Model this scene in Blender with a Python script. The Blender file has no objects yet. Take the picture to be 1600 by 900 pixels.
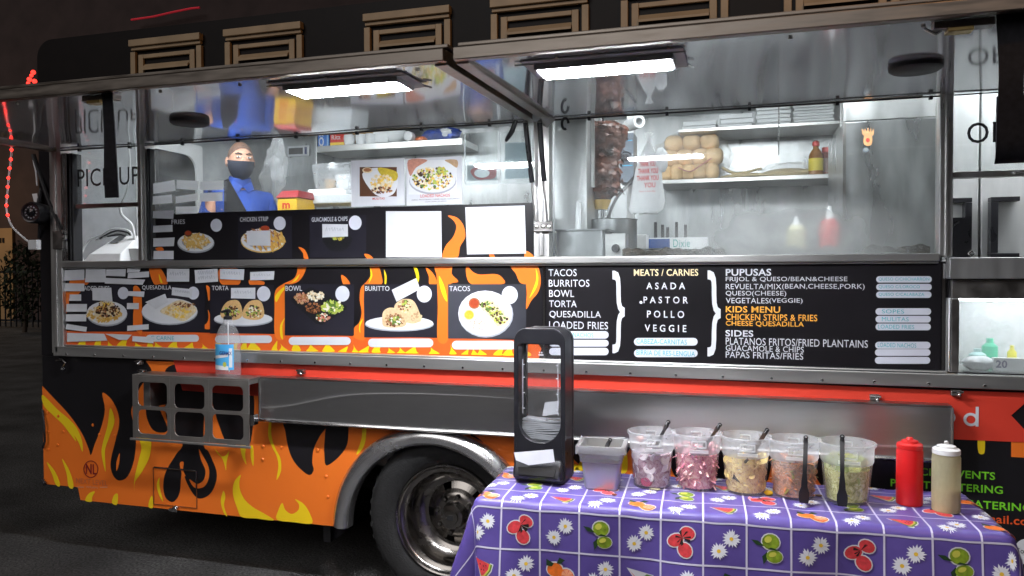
import bpy, bmesh, math, random
from math import radians as R, sin, cos, pi, hypot
from mathutils import Vector, Matrix
random.seed(7)
SC = bpy.context.scene
COL = SC.collection

# ------------------------------------------------------------------ camera, night sky, lamps, exposure
CAM = Vector((0, -3.3, 1.55)); FPX = 1200.0
def _axes(yaw, pitch, roll):
    r = Vector((cos(yaw), sin(yaw), 0)); fw = Vector((-sin(yaw), cos(yaw), 0)); up = Vector((0, 0, 1))
    f2 = fw*cos(pitch)-up*sin(pitch); u2 = up*cos(pitch)+fw*sin(pitch)
    return r*cos(roll)+u2*sin(roll), u2*cos(roll)-r*sin(roll), f2
AX_R, AX_U, AX_F = _axes(R(16.77), R(1.16), R(-.19))
cd = bpy.data.cameras.new('camera'); cam = bpy.data.objects.new('camera', cd); COL.objects.link(cam)
cd.sensor_width = 36; cd.lens = 36*FPX/1600; cd.clip_end = 400; cd.clip_start = .02
m = Matrix((AX_R, AX_U, -AX_F)).transposed().to_4x4(); m.translation = CAM
cam.matrix_world = m
SC.camera = cam
w = bpy.data.worlds.new('World'); SC.world = w; w.use_nodes = True
nt = w.node_tree; bg = nt.nodes['Background']
sky = nt.nodes.new('ShaderNodeTexSky'); sky.sky_type = 'NISHITA'; sky.sun_disc = False
sky.sun_elevation = R(1); sky.sun_rotation = R(200); sky.air_density = 1.5; sky.dust_density = 3
mixw = nt.nodes.new('ShaderNodeMix'); mixw.data_type = 'RGBA'
mixw.inputs[0].default_value = .985
nt.links.new(sky.outputs[0], mixw.inputs[6]); mixw.inputs[7].default_value = (.055, .038, .036, 1)
nt.links.new(mixw.outputs[2], bg.inputs[0]); bg.inputs[1].default_value = .15
SC.view_settings.view_transform = 'Standard'; SC.view_settings.look = 'None'
SC.view_settings.exposure = .28; SC.view_settings.gamma = 1
def lamp(name, kind, loc, target, energy, col, **kw):
    l = bpy.data.lights.new(name, kind); l.energy = energy; l.color = col
    for k, v in kw.items(): setattr(l, k, v)
    o = bpy.data.objects.new(name, l); COL.objects.link(o); o.location = loc
    o.rotation_euler = (Vector(target)-Vector(loc)).to_track_quat('-Z', 'Y').to_euler()
    return o
# very soft fill sun added behind the photographer to lift table front and ground
lamp('fill_sun', 'SUN', (-2, -8, 6), (-.3, 0, .6), .72, (1, .97, .96), angle=R(35))
# sodium street lamp high in front of the truck, lights the louvres above the awnings
lamp('street_lamp_glow', 'SPOT', (1.9, -3.0, 4.9), (-.6, 0, 2.75), 85, (1, .46, .14), spot_size=R(120), spot_blend=.6, shadow_soft_size=.12)
LED = 205.0
SC.cycles.transparent_max_bounces = 24; SC.cycles.max_bounces = 10; SC.cycles.sample_clamp_indirect = 6

# ------------------------------------------------------------------ helpers
def ray(px, py): return AX_F + AX_R*((px-800)/FPX) - AX_U*((py-450)/FPX)
def P(px, py, Y=0.0):
    d = ray(px, py); return CAM + d*((Y-CAM.y)/d.y)
def PZ(px, py, Z):
    d = ray(px, py); return CAM + d*((Z-CAM.z)/d.z)
def rect(x0, y0, x1, y1, Y=0.0):          # measured rectangle -> upright world rectangle
    xm, ym = (x0+x1)/2, (y0+y1)/2
    return P(x0, ym, Y).x, P(x1, ym, Y).x, P(xm, y1, Y).z, P(xm, y0, Y).z

MATS = {}
def M(name, col, rough=.5, metal=0., var=.08, scale=12., bump=0., bscale=60., emit=0., ecol=None, alpha=1., coat=0.,
      spec=.5, stretch=None, rvar=0., trans=0., ior=1.45, sss=0.):
    if name in MATS: return MATS[name]
    mt = bpy.data.materials.new(name); mt.use_nodes = True; n = mt.node_tree; b = n.nodes['Principled BSDF']
    L = n.links.new
    tc = n.nodes.new('ShaderNodeTexCoord'); mp = n.nodes.new('ShaderNodeMapping'); L(tc.outputs['Object'], mp.inputs[0])
    if stretch: mp.inputs['Scale'].default_value = stretch
    nz = n.nodes.new('ShaderNodeTexNoise'); nz.inputs['Scale'].default_value = scale; nz.inputs['Detail'].default_value = 5
    L(mp.outputs[0], nz.inputs['Vector'])
    rp = n.nodes.new('ShaderNodeMapRange'); rp.inputs[1].default_value = .3; rp.inputs[2].default_value = .7
    rp.inputs[3].default_value = 1-var; rp.inputs[4].default_value = 1+var; L(nz.outputs[0], rp.inputs[0])
    mx = n.nodes.new('ShaderNodeVectorMath'); mx.operation = 'SCALE'; mx.inputs[0].default_value = col[:3]
    L(rp.outputs[0], mx.inputs['Scale']); L(mx.outputs[0], b.inputs['Base Color'])
    b.inputs['Roughness'].default_value = rough; b.inputs['Metallic'].default_value = metal
    b.inputs['Alpha'].default_value = alpha; b.inputs['Coat Weight'].default_value = coat
    b.inputs['Specular IOR Level'].default_value = spec; b.inputs['IOR'].default_value = ior
    b.inputs['Transmission Weight'].default_value = trans
    if rvar:
        r2 = n.nodes.new('ShaderNodeMapRange'); r2.inputs[1].default_value = .3; r2.inputs[2].default_value = .7
        r2.inputs[3].default_value = max(0.02, rough-rvar); r2.inputs[4].default_value = rough+rvar
        L(nz.outputs[0], r2.inputs[0]); L(r2.outputs[0], b.inputs['Roughness'])
    if bump:
        nb = n.nodes.new('ShaderNodeTexNoise'); nb.inputs['Scale'].default_value = bscale; nb.inputs['Detail'].default_value = 3
        L(mp.outputs[0], nb.inputs['Vector']); bp = n.nodes.new('ShaderNodeBump'); bp.inputs['Strength'].default_value = bump
        bp.inputs['Distance'].default_value = .01; L(nb.outputs[0], bp.inputs['Height']); L(bp.outputs[0], b.inputs['Normal'])
    if emit:
        b.inputs['Emission Color'].default_value = (*(ecol or col)[:3], 1); b.inputs['Emission Strength'].default_value = emit
    MATS[name] = mt; return mt
def glass(name, tint=(.96, .98, .98), refl=.10, dirt=0., dscale=5., dcol=(.75, .78, .78), fogz=None):
    if name in MATS: return MATS[name]
    mt = bpy.data.materials.new(name); mt.use_nodes = True; n = mt.node_tree; L = n.links.new
    n.nodes.remove(n.nodes['Principled BSDF']); out = n.nodes['Material Output']
    tr = n.nodes.new('ShaderNodeBsdfTransparent'); tr.inputs[0].default_value = (*tint, 1)
    gl = n.nodes.new('ShaderNodeBsdfGlossy'); gl.inputs['Roughness'].default_value = .03
    lw = n.nodes.new('ShaderNodeLayerWeight'); lw.inputs[0].default_value = .25
    mr = n.nodes.new('ShaderNodeMapRange'); mr.inputs[3].default_value = refl*.5; mr.inputs[4].default_value = refl*4
    L(lw.outputs['Fresnel'], mr.inputs[0])
    m1 = n.nodes.new('ShaderNodeMixShader'); L(mr.outputs[0], m1.inputs[0]); L(tr.outputs[0], m1.inputs[1]); L(gl.outputs[0], m1.inputs[2])
    last = m1
    if dirt:
        tc = n.nodes.new('ShaderNodeTexCoord'); nz = n.nodes.new('ShaderNodeTexNoise'); nz.inputs['Scale'].default_value = dscale
        nz.inputs['Detail'].default_value = 7; nz.inputs['Distortion'].default_value = .35; L(tc.outputs['Object'], nz.inputs['Vector'])
        r = n.nodes.new('ShaderNodeMapRange'); r.inputs[1].default_value = .38; r.inputs[2].default_value = .72
        r.inputs[3].default_value = dirt*.25; r.inputs[4].default_value = dirt; L(nz.outputs[0], r.inputs[0])
        fac = r.outputs[0]
        if fogz:                                   # condensation patch on the pane, densest low in the middle
            cx, cz, rx, rz, amt = fogz
            sp = n.nodes.new('ShaderNodeSeparateXYZ'); L(tc.outputs['Object'], sp.inputs[0])
            def mth(op, a, b_):
                q = n.nodes.new('ShaderNodeMath'); q.operation = op
                for i, s in enumerate((a, b_)):
                    if hasattr(s, 'links'): L(s, q.inputs[i])
                    else: q.inputs[i].default_value = s
                return q.outputs[0]
            dx = mth('DIVIDE', mth('SUBTRACT', sp.outputs[0], cx), rx); dz = mth('DIVIDE', mth('SUBTRACT', sp.outputs[2], cz), rz)
            dd = mth('ADD', mth('MULTIPLY', dx, dx), mth('MULTIPLY', dz, dz))
            g = mth('POWER', mth('MAXIMUM', mth('SUBTRACT', 1.0, dd), 0.0), 1.5)
            fac = mth('ADD', fac, mth('MULTIPLY', mth('MULTIPLY', g, amt), mth('ADD', mth('MULTIPLY', nz.outputs[0], .45), .5)))
        df = n.nodes.new('ShaderNodeBsdfDiffuse'); df.inputs[0].default_value = (*dcol, 1)
        tl = n.nodes.new('ShaderNodeBsdfTranslucent'); tl.inputs[0].default_value = (*dcol, 1)
        ad = n.nodes.new('ShaderNodeMixShader'); ad.inputs[0].default_value = .6; L(df.outputs[0], ad.inputs[1]); L(tl.outputs[0], ad.inputs[2])
        m2 = n.nodes.new('ShaderNodeMixShader'); L(fac, m2.inputs[0]); L(last.outputs[0], m2.inputs[1]); L(ad.outputs[0], m2.inputs[2]); last = m2
    L(last.outputs[0], out.inputs[0]); MATS[name] = mt; return mt
def frosted(name, col, a=.4, rough=.35):            # translucent plastic: part clear, part diffusing
    if name in MATS: return MATS[name]
    mt = bpy.data.materials.new(name); mt.use_nodes = True; n = mt.node_tree; L = n.links.new
    b = n.nodes['Principled BSDF']; out = n.nodes['Material Output']; b.inputs['Base Color'].default_value = (*col, 1); b.inputs['Roughness'].default_value = rough
    nz = n.nodes.new('ShaderNodeTexNoise'); nz.inputs['Scale'].default_value = 9; r = n.nodes.new('ShaderNodeMapRange')
    r.inputs[3].default_value = max(.03, a-.06); r.inputs[4].default_value = a+.06; L(nz.outputs[0], r.inputs[0])
    tl = n.nodes.new('ShaderNodeBsdfTranslucent'); tl.inputs[0].default_value = (*col, 1)
    m0 = n.nodes.new('ShaderNodeMixShader'); m0.inputs[0].default_value = .45; L(b.outputs[0], m0.inputs[1]); L(tl.outputs[0], m0.inputs[2])
    tr = n.nodes.new('ShaderNodeBsdfTransparent'); m1 = n.nodes.new('ShaderNodeMixShader'); L(r.outputs[0], m1.inputs[0])
    L(tr.outputs[0], m1.inputs[1]); L(m0.outputs[0], m1.inputs[2]); L(m1.outputs[0], out.inputs[0]); MATS[name] = mt; return mt

_txt = {}
def text_geo(s, bold=.0):
    if (s, bold) in _txt: return _txt[(s, bold)]
    c = bpy.data.curves.new('t', 'FONT'); c.body = s; c.offset = bold; c.resolution_u = 3; c.space_character = 1.04
    o = bpy.data.objects.new('t', c); COL.objects.link(o); dg = bpy.context.evaluated_depsgraph_get(); dg.update()
    me = bpy.data.meshes.new_from_object(o.evaluated_get(dg))
    vs = [(v.co.x, v.co.y) for v in me.vertices]; fs = [tuple(p.vertices) for p in me.polygons]
    bpy.data.objects.remove(o); bpy.data.curves.remove(c); bpy.data.meshes.remove(me)
    _txt[(s, bold)] = (vs, fs); return vs, fs
def catmull(pts, n=6, closed=True):
    out = []; k = len(pts)
    for i in range(k if closed else k-1):
        p0, p1, p2, p3 = (pts[(i-1) % k] if closed or i > 0 else pts[0]), pts[i], pts[(i+1) % k], (pts[(i+2) % k] if closed or i+2 < k else pts[-1])
        for j in range(n):
            t = j/n
            out.append(tuple(.5*((2*b)+(-a+c)*t+(2*a-5*b+4*c-d)*t*t+(-a+3*b-3*c+d)*t**3) for a, b, c, d in zip(p0, p1, p2, p3)))
    if not closed: out.append(tuple(pts[-1]))
    return out
class MB:
    def __init__(s): s.v = []; s.f = []; s.m = []; s.mats = []
    def mi(s, mat):
        if mat not in s.mats: s.mats.append(mat)
        return s.mats.index(mat)
    def add(s, vs, fs, mat, T=None):
        o = len(s.v); s.v += [tuple(T @ Vector(v)) if T else tuple(v) for v in vs]; i = s.mi(mat)
        for f in fs: s.f.append(tuple(o+k for k in f)); s.m.append(i)
        return s
    def box(s, x0, x1, y0, y1, z0, z1, mat, T=None):
        x0, x1 = min(x0, x1), max(x0, x1); y0, y1 = min(y0, y1), max(y0, y1); z0, z1 = min(z0, z1), max(z0, z1)
        vs = [(x, y, z) for x in (x0, x1) for y in (y0, y1) for z in (z0, z1)]
        return s.add(vs, [(0, 1, 3, 2), (4, 6, 7, 5), (0, 4, 5, 1), (2, 3, 7, 6), (0, 2, 6, 4), (1, 5, 7, 3)], mat, T)
    def poly(s, pts, mat): return s.add(pts, [tuple(range(len(pts)))], mat)
    def prism(s, pts, d, mat):                      # pts: 3D loop; extruded by vector d
        n = len(pts); d = Vector(d); a = [Vector(p) for p in pts]
        vs = a+[p+d for p in a]
        fs = [tuple(range(n)), tuple(range(2*n-1, n-1, -1))]+[(i, i+n, (i+1) % n+n, (i+1) % n) for i in range(n)]
        return s.add(vs, fs, mat)
    def ring(s, A, B, d, mat):                      # loop with a hole (A outer, B inner), extruded by d
        n = len(A); d = Vector(d); vs = [Vector(p) for p in A]+[Vector(p) for p in B]
        vs += [p+d for p in vs]; fs = []
        for i in range(n):
            j = (i+1) % n
            fs += [(i, j, n+j, n+i), (2*n+i, 3*n+i, 3*n+j, 2*n+j), (i, 2*n+i, 2*n+j, j), (n+i, n+j, 3*n+j, 3*n+i)]
        return s.add(vs, fs, mat)
    def tube(s, path, r, mat, n=8, flat=None, closed=False):
        p = [Vector(q) for q in path]; k = len(p); rs = r if isinstance(r, (list, tuple)) else [r]*k
        vs = []; prev = None
        for i in range(k):
            if closed: t = (p[(i+1) % k]-p[i-1]).normalized()
            else: t = (p[min(i+1, k-1)]-p[max(i-1, 0)]).normalized()
            if prev is None:
                a = Vector((0, 0, 1)) if abs(t.z) < .9 else Vector((0, 1, 0))
                u = t.cross(a).normalized()
            else:
                u = (prev-t*prev.dot(t)).normalized()
            prev = u; w_ = t.cross(u); fl = flat or 1
            for j in range(n):
                an = 2*pi*j/n; vs.append(p[i]+u*(rs[i]*cos(an))+w_*(rs[i]*fl*sin(an)))
        fs = [(i*n+j, i*n+(j+1) % n, ((i+1) % k)*n+(j+1) % n, ((i+1) % k)*n+j) for i in range(k if closed else k-1) for j in range(n)]
        if not closed: fs += [tuple(range(n-1, -1, -1)), tuple((k-1)*n+j for j in range(n))]
        return s.add(vs, fs, mat)
    def lathe(s, prof, mat, n=28, T=None, sx=1, sy=1, cap=True):
        vs = []; fs = []; k = len(prof)
        for r, z in prof:
            for j in range(n): vs.append((r*cos(2*pi*j/n)*sx, r*sin(2*pi*j/n)*sy, z))
        for i in range(k-1):
            for j in range(n): fs.append((i*n+j, i*n+(j+1) % n, (i+1)*n+(j+1) % n, (i+1)*n+j))
        if cap and prof[0][0] > 1e-4: fs.append(tuple(range(n-1, -1, -1)))
        if cap and prof[-1][0] > 1e-4: fs.append(tuple((k-1)*n+j for j in range(n)))
        return s.add(vs, fs, mat, T)
    def ball(s, c, r, mat, n=14, T=None, lump=0., seed=0, p=1.):
        rx, ry, rz = r if isinstance(r, (tuple, list)) else (r, r, r); vs = []; fs = []; k = max(5, n//2+1); rn = random.Random(seed)
        for i in range(k):
            th = pi*i/(k-1)
            for j in range(n):
                q = 1+(rn.uniform(-lump, lump) if lump and 0 < i < k-1 else 0)
                w_ = [math.copysign(abs(t)**p, t) for t in (sin(th)*cos(2*pi*j/n), sin(th)*sin(2*pi*j/n), cos(th))]; vs.append((c[0]+rx*q*w_[0], c[1]+ry*q*w_[1], c[2]+rz*q*w_[2]))
        for i in range(k-1):
            for j in range(n): fs.append((i*n+j, (i+1)*n+j, (i+1)*n+(j+1) % n, i*n+(j+1) % n))
        return s.add(vs, fs, mat, T)
    def grid(s, fn, nu, nv, mat):
        vs = [fn(i/nu, j/nv) for j in range(nv+1) for i in range(nu+1)]
        return s.add(vs, [(j*(nu+1)+i, j*(nu+1)+i+1, (j+1)*(nu+1)+i+1, (j+1)*(nu+1)+i) for j in range(nv) for i in range(nu)], mat)
    def text(s, t, box, mat, Y=-.002, bold=.0, flip=False):  # fitted to a measured rectangle on an upright plane
        vs, fs = text_geo(t, bold); x0, x1, z0, z1 = rect(*box, Y)
        ax, bx = min(v[0] for v in vs), max(v[0] for v in vs); az, bz = min(v[1] for v in vs), max(v[1] for v in vs)
        return s.add([(x0+(v[0]-ax)/(bx-ax)*(x1-x0), Y, z0+(v[1]-az)/(bz-az)*(z1-z0)) for v in vs], fs, mat)
    def decal(s, pts, mat, Y, n=5, smooth=True):
        q = catmull(pts, n) if smooth else pts
        return s.poly([P(a, b, Y) for a, b in q], mat)
    def disc(s, cx, cy, rx, ry, mat, Y, n=28):
        return s.poly([P(cx+rx*cos(2*pi*i/n), cy+ry*sin(2*pi*i/n), Y) for i in range(n)], mat)
    def pill(s, x0, y0, x1, y1, mat, Y):
        r = (y1-y0)/2; p = [(x0+r+r*cos(a), (y0+y1)/2+r*sin(a)) for a in [pi/2+pi*i/8 for i in range(9)]]
        p += [(x1-r+r*cos(a), (y0+y1)/2+r*sin(a)) for a in [-pi/2+pi*i/8 for i in range(9)]]
        return s.poly([P(a, b, Y) for a, b in p], mat)
    def build(s, name, parent=None, smooth=True, bevel=0., label=None, local=False, ang=38, subsurf=0):
        me = bpy.data.meshes.new(name)
        off = Vector((0, 0, 0)) if local or parent is None else WORLD[parent.name]
        me.from_pydata([tuple(Vector(v)-off) for v in s.v], [], s.f)
        for q in s.mats: me.materials.append(q)
        me.polygons.foreach_set('material_index', s.m)
        me.update()
        bm = bmesh.new(); bm.from_mesh(me); bmesh.ops.recalc_face_normals(bm, faces=bm.faces); bm.to_mesh(me); bm.free()
        if smooth:
            me.polygons.foreach_set('use_smooth', [True]*len(me.polygons)); me.set_sharp_from_angle(angle=R(ang))
        o = bpy.data.objects.new(name, me); COL.objects.link(o)
        if parent is not None: o.parent = parent
        WORLD[o.name] = off.copy()
        if bevel:
            b = o.modifiers.new('bevel', 'BEVEL'); b.width = bevel; b.segments = 2; b.limit_method = 'ANGLE'; b.angle_limit = R(40)
        if subsurf:
            b = o.modifiers.new('sub', 'SUBSURF'); b.levels = b.render_levels = subsurf
        if label: o['label'] = label
        return o
WORLD = {}
def thing(name, label, cat, loc=(0, 0, 0), group=None, rz=0.):
    o = bpy.data.objects.new(name, None); COL.objects.link(o); o.location = loc; o.rotation_euler = (0, 0, rz); o.empty_display_size = .05
    WORLD[o.name] = Vector(loc); tag(o, label, cat, group); return o
def tag(o, label, cat, group=None):
    o['label'] = label; o['category'] = cat
    if group: o['group'] = group
    return o
def struct(o): o['kind'] = 'structure'; return o
def mb(): return MB()

# ------------------------------------------------------------------ materials
steel = M('brushed_steel', (.60, .60, .59), .34, .9, var=.08, scale=3, stretch=(1, 1, 8), rvar=.05)
steelv = M('brushed_steel_sheet', (.62, .63, .63), .38, .86, var=.10, scale=3, stretch=(7, 7, 1), rvar=.07, bump=.015, bscale=2)
kitchm = M('kitchen_steel', (.33, .34, .345), .33, .90, var=.35, scale=2.2, stretch=(4, 4, 1), rvar=.10, bump=.06, bscale=1.6)
postm = M('post_steel', (.62, .62, .61), .34, .88, var=.10, scale=3, stretch=(9, 9, 1), rvar=.08)
shelfm = M('scratched_steel_shelf', (.64, .64, .64), .28, .97, var=.03, scale=3, stretch=(2, 2, 14), rvar=.0)
_n = shelfm.node_tree; _b = _n.nodes['Principled BSDF']; _b.inputs['Anisotropic'].default_value = .75; _t = _n.nodes.new('ShaderNodeTangent'); _t.direction_type = 'RADIAL'; _t.axis = 'Z'; _n.links.new(_t.outputs[0], _b.inputs['Tangent'])
chrome = M('chrome', (.72, .72, .73), .12, 1, var=.05, rvar=.04, scale=20)
darksteel = M('dull_steel', (.30, .29, .28), .38, 1, var=.15, scale=14, rvar=.1)
alu = M('aluminium_frame', (.27, .24, .21), .42, 1, var=.12, scale=9, rvar=.1, stretch=(1, 8, 8))
mirror = M('polished_awning_sheet', (.78, .785, .81), .082, .68, var=.03, scale=1.2, bump=.05, bscale=2.2, rvar=.02)
blackw = M('black_vinyl_wrap', (.012, .011, .013), .28, 0, var=.2, scale=2)
blackg = M('gloss_black', (.008, .008, .010), .16, 0, var=.2)
blackm = M('matte_black', (.014, .014, .016), .55, 0, var=.25)
blackp = M('black_plastic', (.013, .013, .016), .32, 0, var=.2, rvar=.06)
rubber = M('tyre_rubber', (.011, .011, .011), .78, 0, var=.3, scale=30, bump=.3, bscale=120)  # rubber colour darkened to carry the shade under the wheel arch
orange = M('orange_vinyl', (.82, .180, .022), .30, 0, var=.05, scale=2)
orange2 = M('deep_orange_vinyl', (.72, .12, .022), .33, 0, var=.05, scale=2)
yellow = M('yellow_vinyl', (.85, .60, .015), .33, 0, var=.05, scale=3)
red = M('red_vinyl', (.66, .052, .030), .33, 0, var=.05, scale=2)
logored = M('maroon_print', (.25, .02, .02), .4)
white = M('white_vinyl', (.62, .64, .68), .4, 0, var=.02)
cream = M('cream_print', (.86, .72, .42), .4, 0, var=.02)
ltorange = M('amber_print', (.85, .40, .06), .4, 0, var=.02)
green = M('lime_print', (.20, .66, .03), .4, 0, var=.02)
paper = M('white_paper', (.60, .62, .66), .75, 0, var=.05, scale=14, bump=.25, bscale=9)
pillm = M('white_board_label', (.62, .64, .72), .45, 0, var=.04)
teal = M('teal_marker', (.06, .42, .48), .6, 0, var=.2)
pencil = M('faint_pen', (.36, .38, .44), .7, 0, var=.2)
glyph = M('black_letter', (.012, .012, .014), .4)
picbg = M('dark_photo_print', (.020, .019, .027), .3, 0, var=.3, scale=3)
plate = M('printed_plate', (.66, .68, .72), .4, 0, var=.03)
plate2 = M('printed_plate_shade', (.36, .38, .43), .4, 0, var=.03)
led = M('led_diffuser', (1, 1, 1), .5, emit=LED, ecol=(.93, .95, 1.0))
led2 = M('led_diffuser_bright', (1, 1, 1), .5, emit=LED*1.3, ecol=(.93, .95, 1.0))
whitep = M('white_plastic', (.72, .73, .74), .4, 0, var=.03)
foam = M('white_foam', (.78, .80, .82), .8, 0, var=.03)
clear = glass('clear_plastic', refl=.12)
pane = glass('window_glass', refl=.10, dirt=.10, dscale=7)
panefog = glass('steamed_window_glass', refl=.09, dirt=.10, dscale=6, fogz=(.68, 1.68, .58, .20, .62))
bag2 = frosted('crumpled_film', (.80, .82, .84), .22, .2)
bag = frosted('thin_plastic_bag', (.78, .80, .82), .45, .25)
pail = frosted('translucent_pail_plastic', (.80, .83, .86), .30, .3)

# ------------------------------------------------------------------ ground, background
asphalt = M('asphalt', (.075, .074, .073), .85, 0, var=.75, scale=70, bump=1., bscale=110)
_n = asphalt.node_tree; _tc = _n.nodes.new('ShaderNodeTexCoord'); _z = _n.nodes.new('ShaderNodeTexNoise'); _z.inputs['Scale'].default_value = 1.6; _z.inputs['Detail'].default_value = 6; _n.links.new(_tc.outputs['Object'], _z.inputs[0])
_r = _n.nodes.new('ShaderNodeMapRange'); _r.inputs[1].default_value = .35; _r.inputs[2].default_value = .65; _r.inputs[3].default_value = .5; _r.inputs[4].default_value = 1.25; _n.links.new(_z.outputs[0], _r.inputs[0])
_b = _n.nodes['Principled BSDF']; _src = _b.inputs['Base Color'].links[0].from_socket; _v = _n.nodes.new('ShaderNodeVectorMath'); _v.operation = 'SCALE'; _n.links.new(_src, _v.inputs[0]); _n.links.new(_r.outputs[0], _v.inputs['Scale']); _n.links.new(_v.outputs[0], _b.inputs['Base Color'])
g = mb().grid(lambda u, v: (-150+300*u, -60+260*v, 0), 4, 4, asphalt).build('ground'); struct(g)

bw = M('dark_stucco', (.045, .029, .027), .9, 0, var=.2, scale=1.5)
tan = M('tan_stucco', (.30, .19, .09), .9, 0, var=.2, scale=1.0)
bld = thing('building', 'dark low building far behind the truck with red neon along its roof edge', 'building', (-24, 16, 0))
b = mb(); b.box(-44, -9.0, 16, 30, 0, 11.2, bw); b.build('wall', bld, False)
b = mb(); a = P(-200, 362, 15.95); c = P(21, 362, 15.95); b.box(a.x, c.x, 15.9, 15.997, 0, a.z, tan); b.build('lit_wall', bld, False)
b = mb(); b.tube([P(205, 31, 15.7), P(240, 26, 15.7), P(270, 19, 15.7), P(300, 13, 15.7), P(312, 12, 15.7)], .03, M('red_neon', (1, .05, .08), emit=.045, ecol=(1, .03, .07)), 6); b.build('neon_tube', bld)
b = mb(); a = P(-6, 372, 15.88); 
for k in range(3): b.box(a.x+k*.13, a.x+.07+k*.13, 15.87, 15.9, a.z-.15, a.z+.0, glyph)
b.build('wall_vent', bld, False)
lamp('building_wall_lamp', 'POINT', (P(-40, 330, 15).x, 13.6, 4.0), (0, 0, 0), 60, (1, .6, .25), shadow_soft_size=.15)
fn = thing('metal_fence', 'low dark picket fence in front of the tan building at far left', 'fence', (-17, 13.5, 0))
b = mb()
for k in range(46): b.box(-21+k*.2, -21+k*.2+.03, 13.5, 13.53, .05, 1.75, blackm)
b.build('picket', fn, False)
fn.children[0]['kind'] = 'stuff'
b = mb(); b.box(-21.2, -11.8, 13.53, 13.57, 1.58, 1.64, blackm); b.box(-21.2, -11.8, 13.53, 13.57, .2, .26, blackm); b.build('rail', fn, False)
sp = P(37, 420, 12.5); sh = thing('shrub', 'dark leafy shrub beside the fence left of the truck', 'shrub', (sp.x, 12.5, 0))
leaf = M('dark_leaf', (.022, .030, .012), .7, 0, var=.4)
b = mb(); rn = random.Random(3)
for k in range(900):
    th, ph, q = rn.uniform(0, 2*pi), rn.uniform(-1, 1), rn.uniform(.25, 1)**.5
    cc = Vector((sp.x+.62*q*cos(th)*math.sqrt(1-ph*ph), 12.5+.6*q*sin(th)*math.sqrt(1-ph*ph), 1.35+1.15*q*ph))
    u = Vector((rn.uniform(-1, 1), rn.uniform(-1, 1), rn.uniform(-1, 1))).normalized(); v = u.cross(Vector((.3, .5, .8))).normalized(); l = rn.uniform(.06, .13)
    b.poly([cc-u*l, cc+v*l*.4, cc+u*l, cc-v*l*.4], leaf)
b.build('foliage', sh, False)
b = mb(); b.tube([(sp.x, 12.5, 0), (sp.x+.05, 12.5, .7), (sp.x-.05, 12.5, 1.5)], [.06, .045, .02], M('bark', (.05, .035, .025), .9)); b.build('trunk', sh)

# ------------------------------------------------------------------ food truck: shell
TX0, TX1 = -3.705, 2.75
truck = thing('food_truck', 'black food truck wrapped in orange flames, serving windows open under two raised awnings', 'food truck', (-.5, 1.1, 0))
WCX, WCZ = -1.31, .402
# lower side panel with wheel arch
arch = [(-1.36+.47*cos(pi-pi*i/20), .317 if i in (0, 20) else .335+.47*sin(pi*i/20)) for i in range(21)]
loop = [(TX0, 1.10), (TX0, .386), (-3.47, .386), (-3.455, .317)]+arch+[(TX1, .317), (TX1, 1.10)]
b = mb(); b.prism([(x, 0, z) for x, z in loop], (0, .04, 0), blackw); b.build('lower_panel', truck, False, .004)
b = mb()
b.box(-3.70, -3.66, .04, 2.2, .40, 2.68, M('truck_end_wall', (.40, .41, .42), .35, .6, var=.1)); b.build('end_wall', truck, False); b = mb(); b.box(2.70, TX1, .04, 2.2, .40, 2.68, blackw); b.build('end_wall', truck, False)
b = mb(); b.box(-3.64, 2.69, .05, 2.15, .62, .70, darksteel); b.build('floor', truck, False)
b = mb()
for x in (-2.0, -.75): b.box(x-.02, x+.02, .10, 2.1, .2, .61, blackm)
b.box(-2.02, -.77, .62, .66, .12, .61, blackm); b.build('wheel_well', truck, False)
b = mb(); b.tube([(TX0+.4, .5, .42), (TX1-.1, .5, .42)], .06, blackm); b.build('chassis_beam', truck); b = mb(); b.tube([(TX0+.4, 1.7, .42), (TX1-.1, 1.7, .42)], .06, blackm); b.build('chassis_beam', truck)
b = mb(); b.box(-3.65, 2.69, 2.10, 2.13, .705, 2.66, kitchm); b.build('interior_back_wall', truck, False)
b = mb(); b.box(-3.70, TX1, 2.16, 2.2, .4, 2.68, blackw); b.build('outer_back_wall', truck, False)
b = mb(); b.box(-3.65, 2.69, .05, 2.09, 2.62, 2.655, M('white_ceiling', (.60, .62, .63), .4, .2)); b.build('ceiling', truck, False)
# upper wall above the awnings, rounded top corner at the left end
def rr(x, z): return (x, .0, z)
up = [(TX0, 2.235)]+[(TX0+.10-.10*cos(pi/2*i/8), 2.73+.095*sin(pi/2*i/8)) for i in range(9)]+[(TX1, 2.825), (TX1, 2.235)]
b = mb(); b.prism([rr(x, z) for x, z in up], (0, .04, 0), M('upper_wall_paint', (.006, .004, .004), .5, 0, var=.2, spec=.25)); b.build('upper_wall', truck, False)
b = mb(); b.box(-3.62, TX1, .041, 2.2, 2.70, 2.815, blackw); b.build('roof', truck, False, .02)
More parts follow.
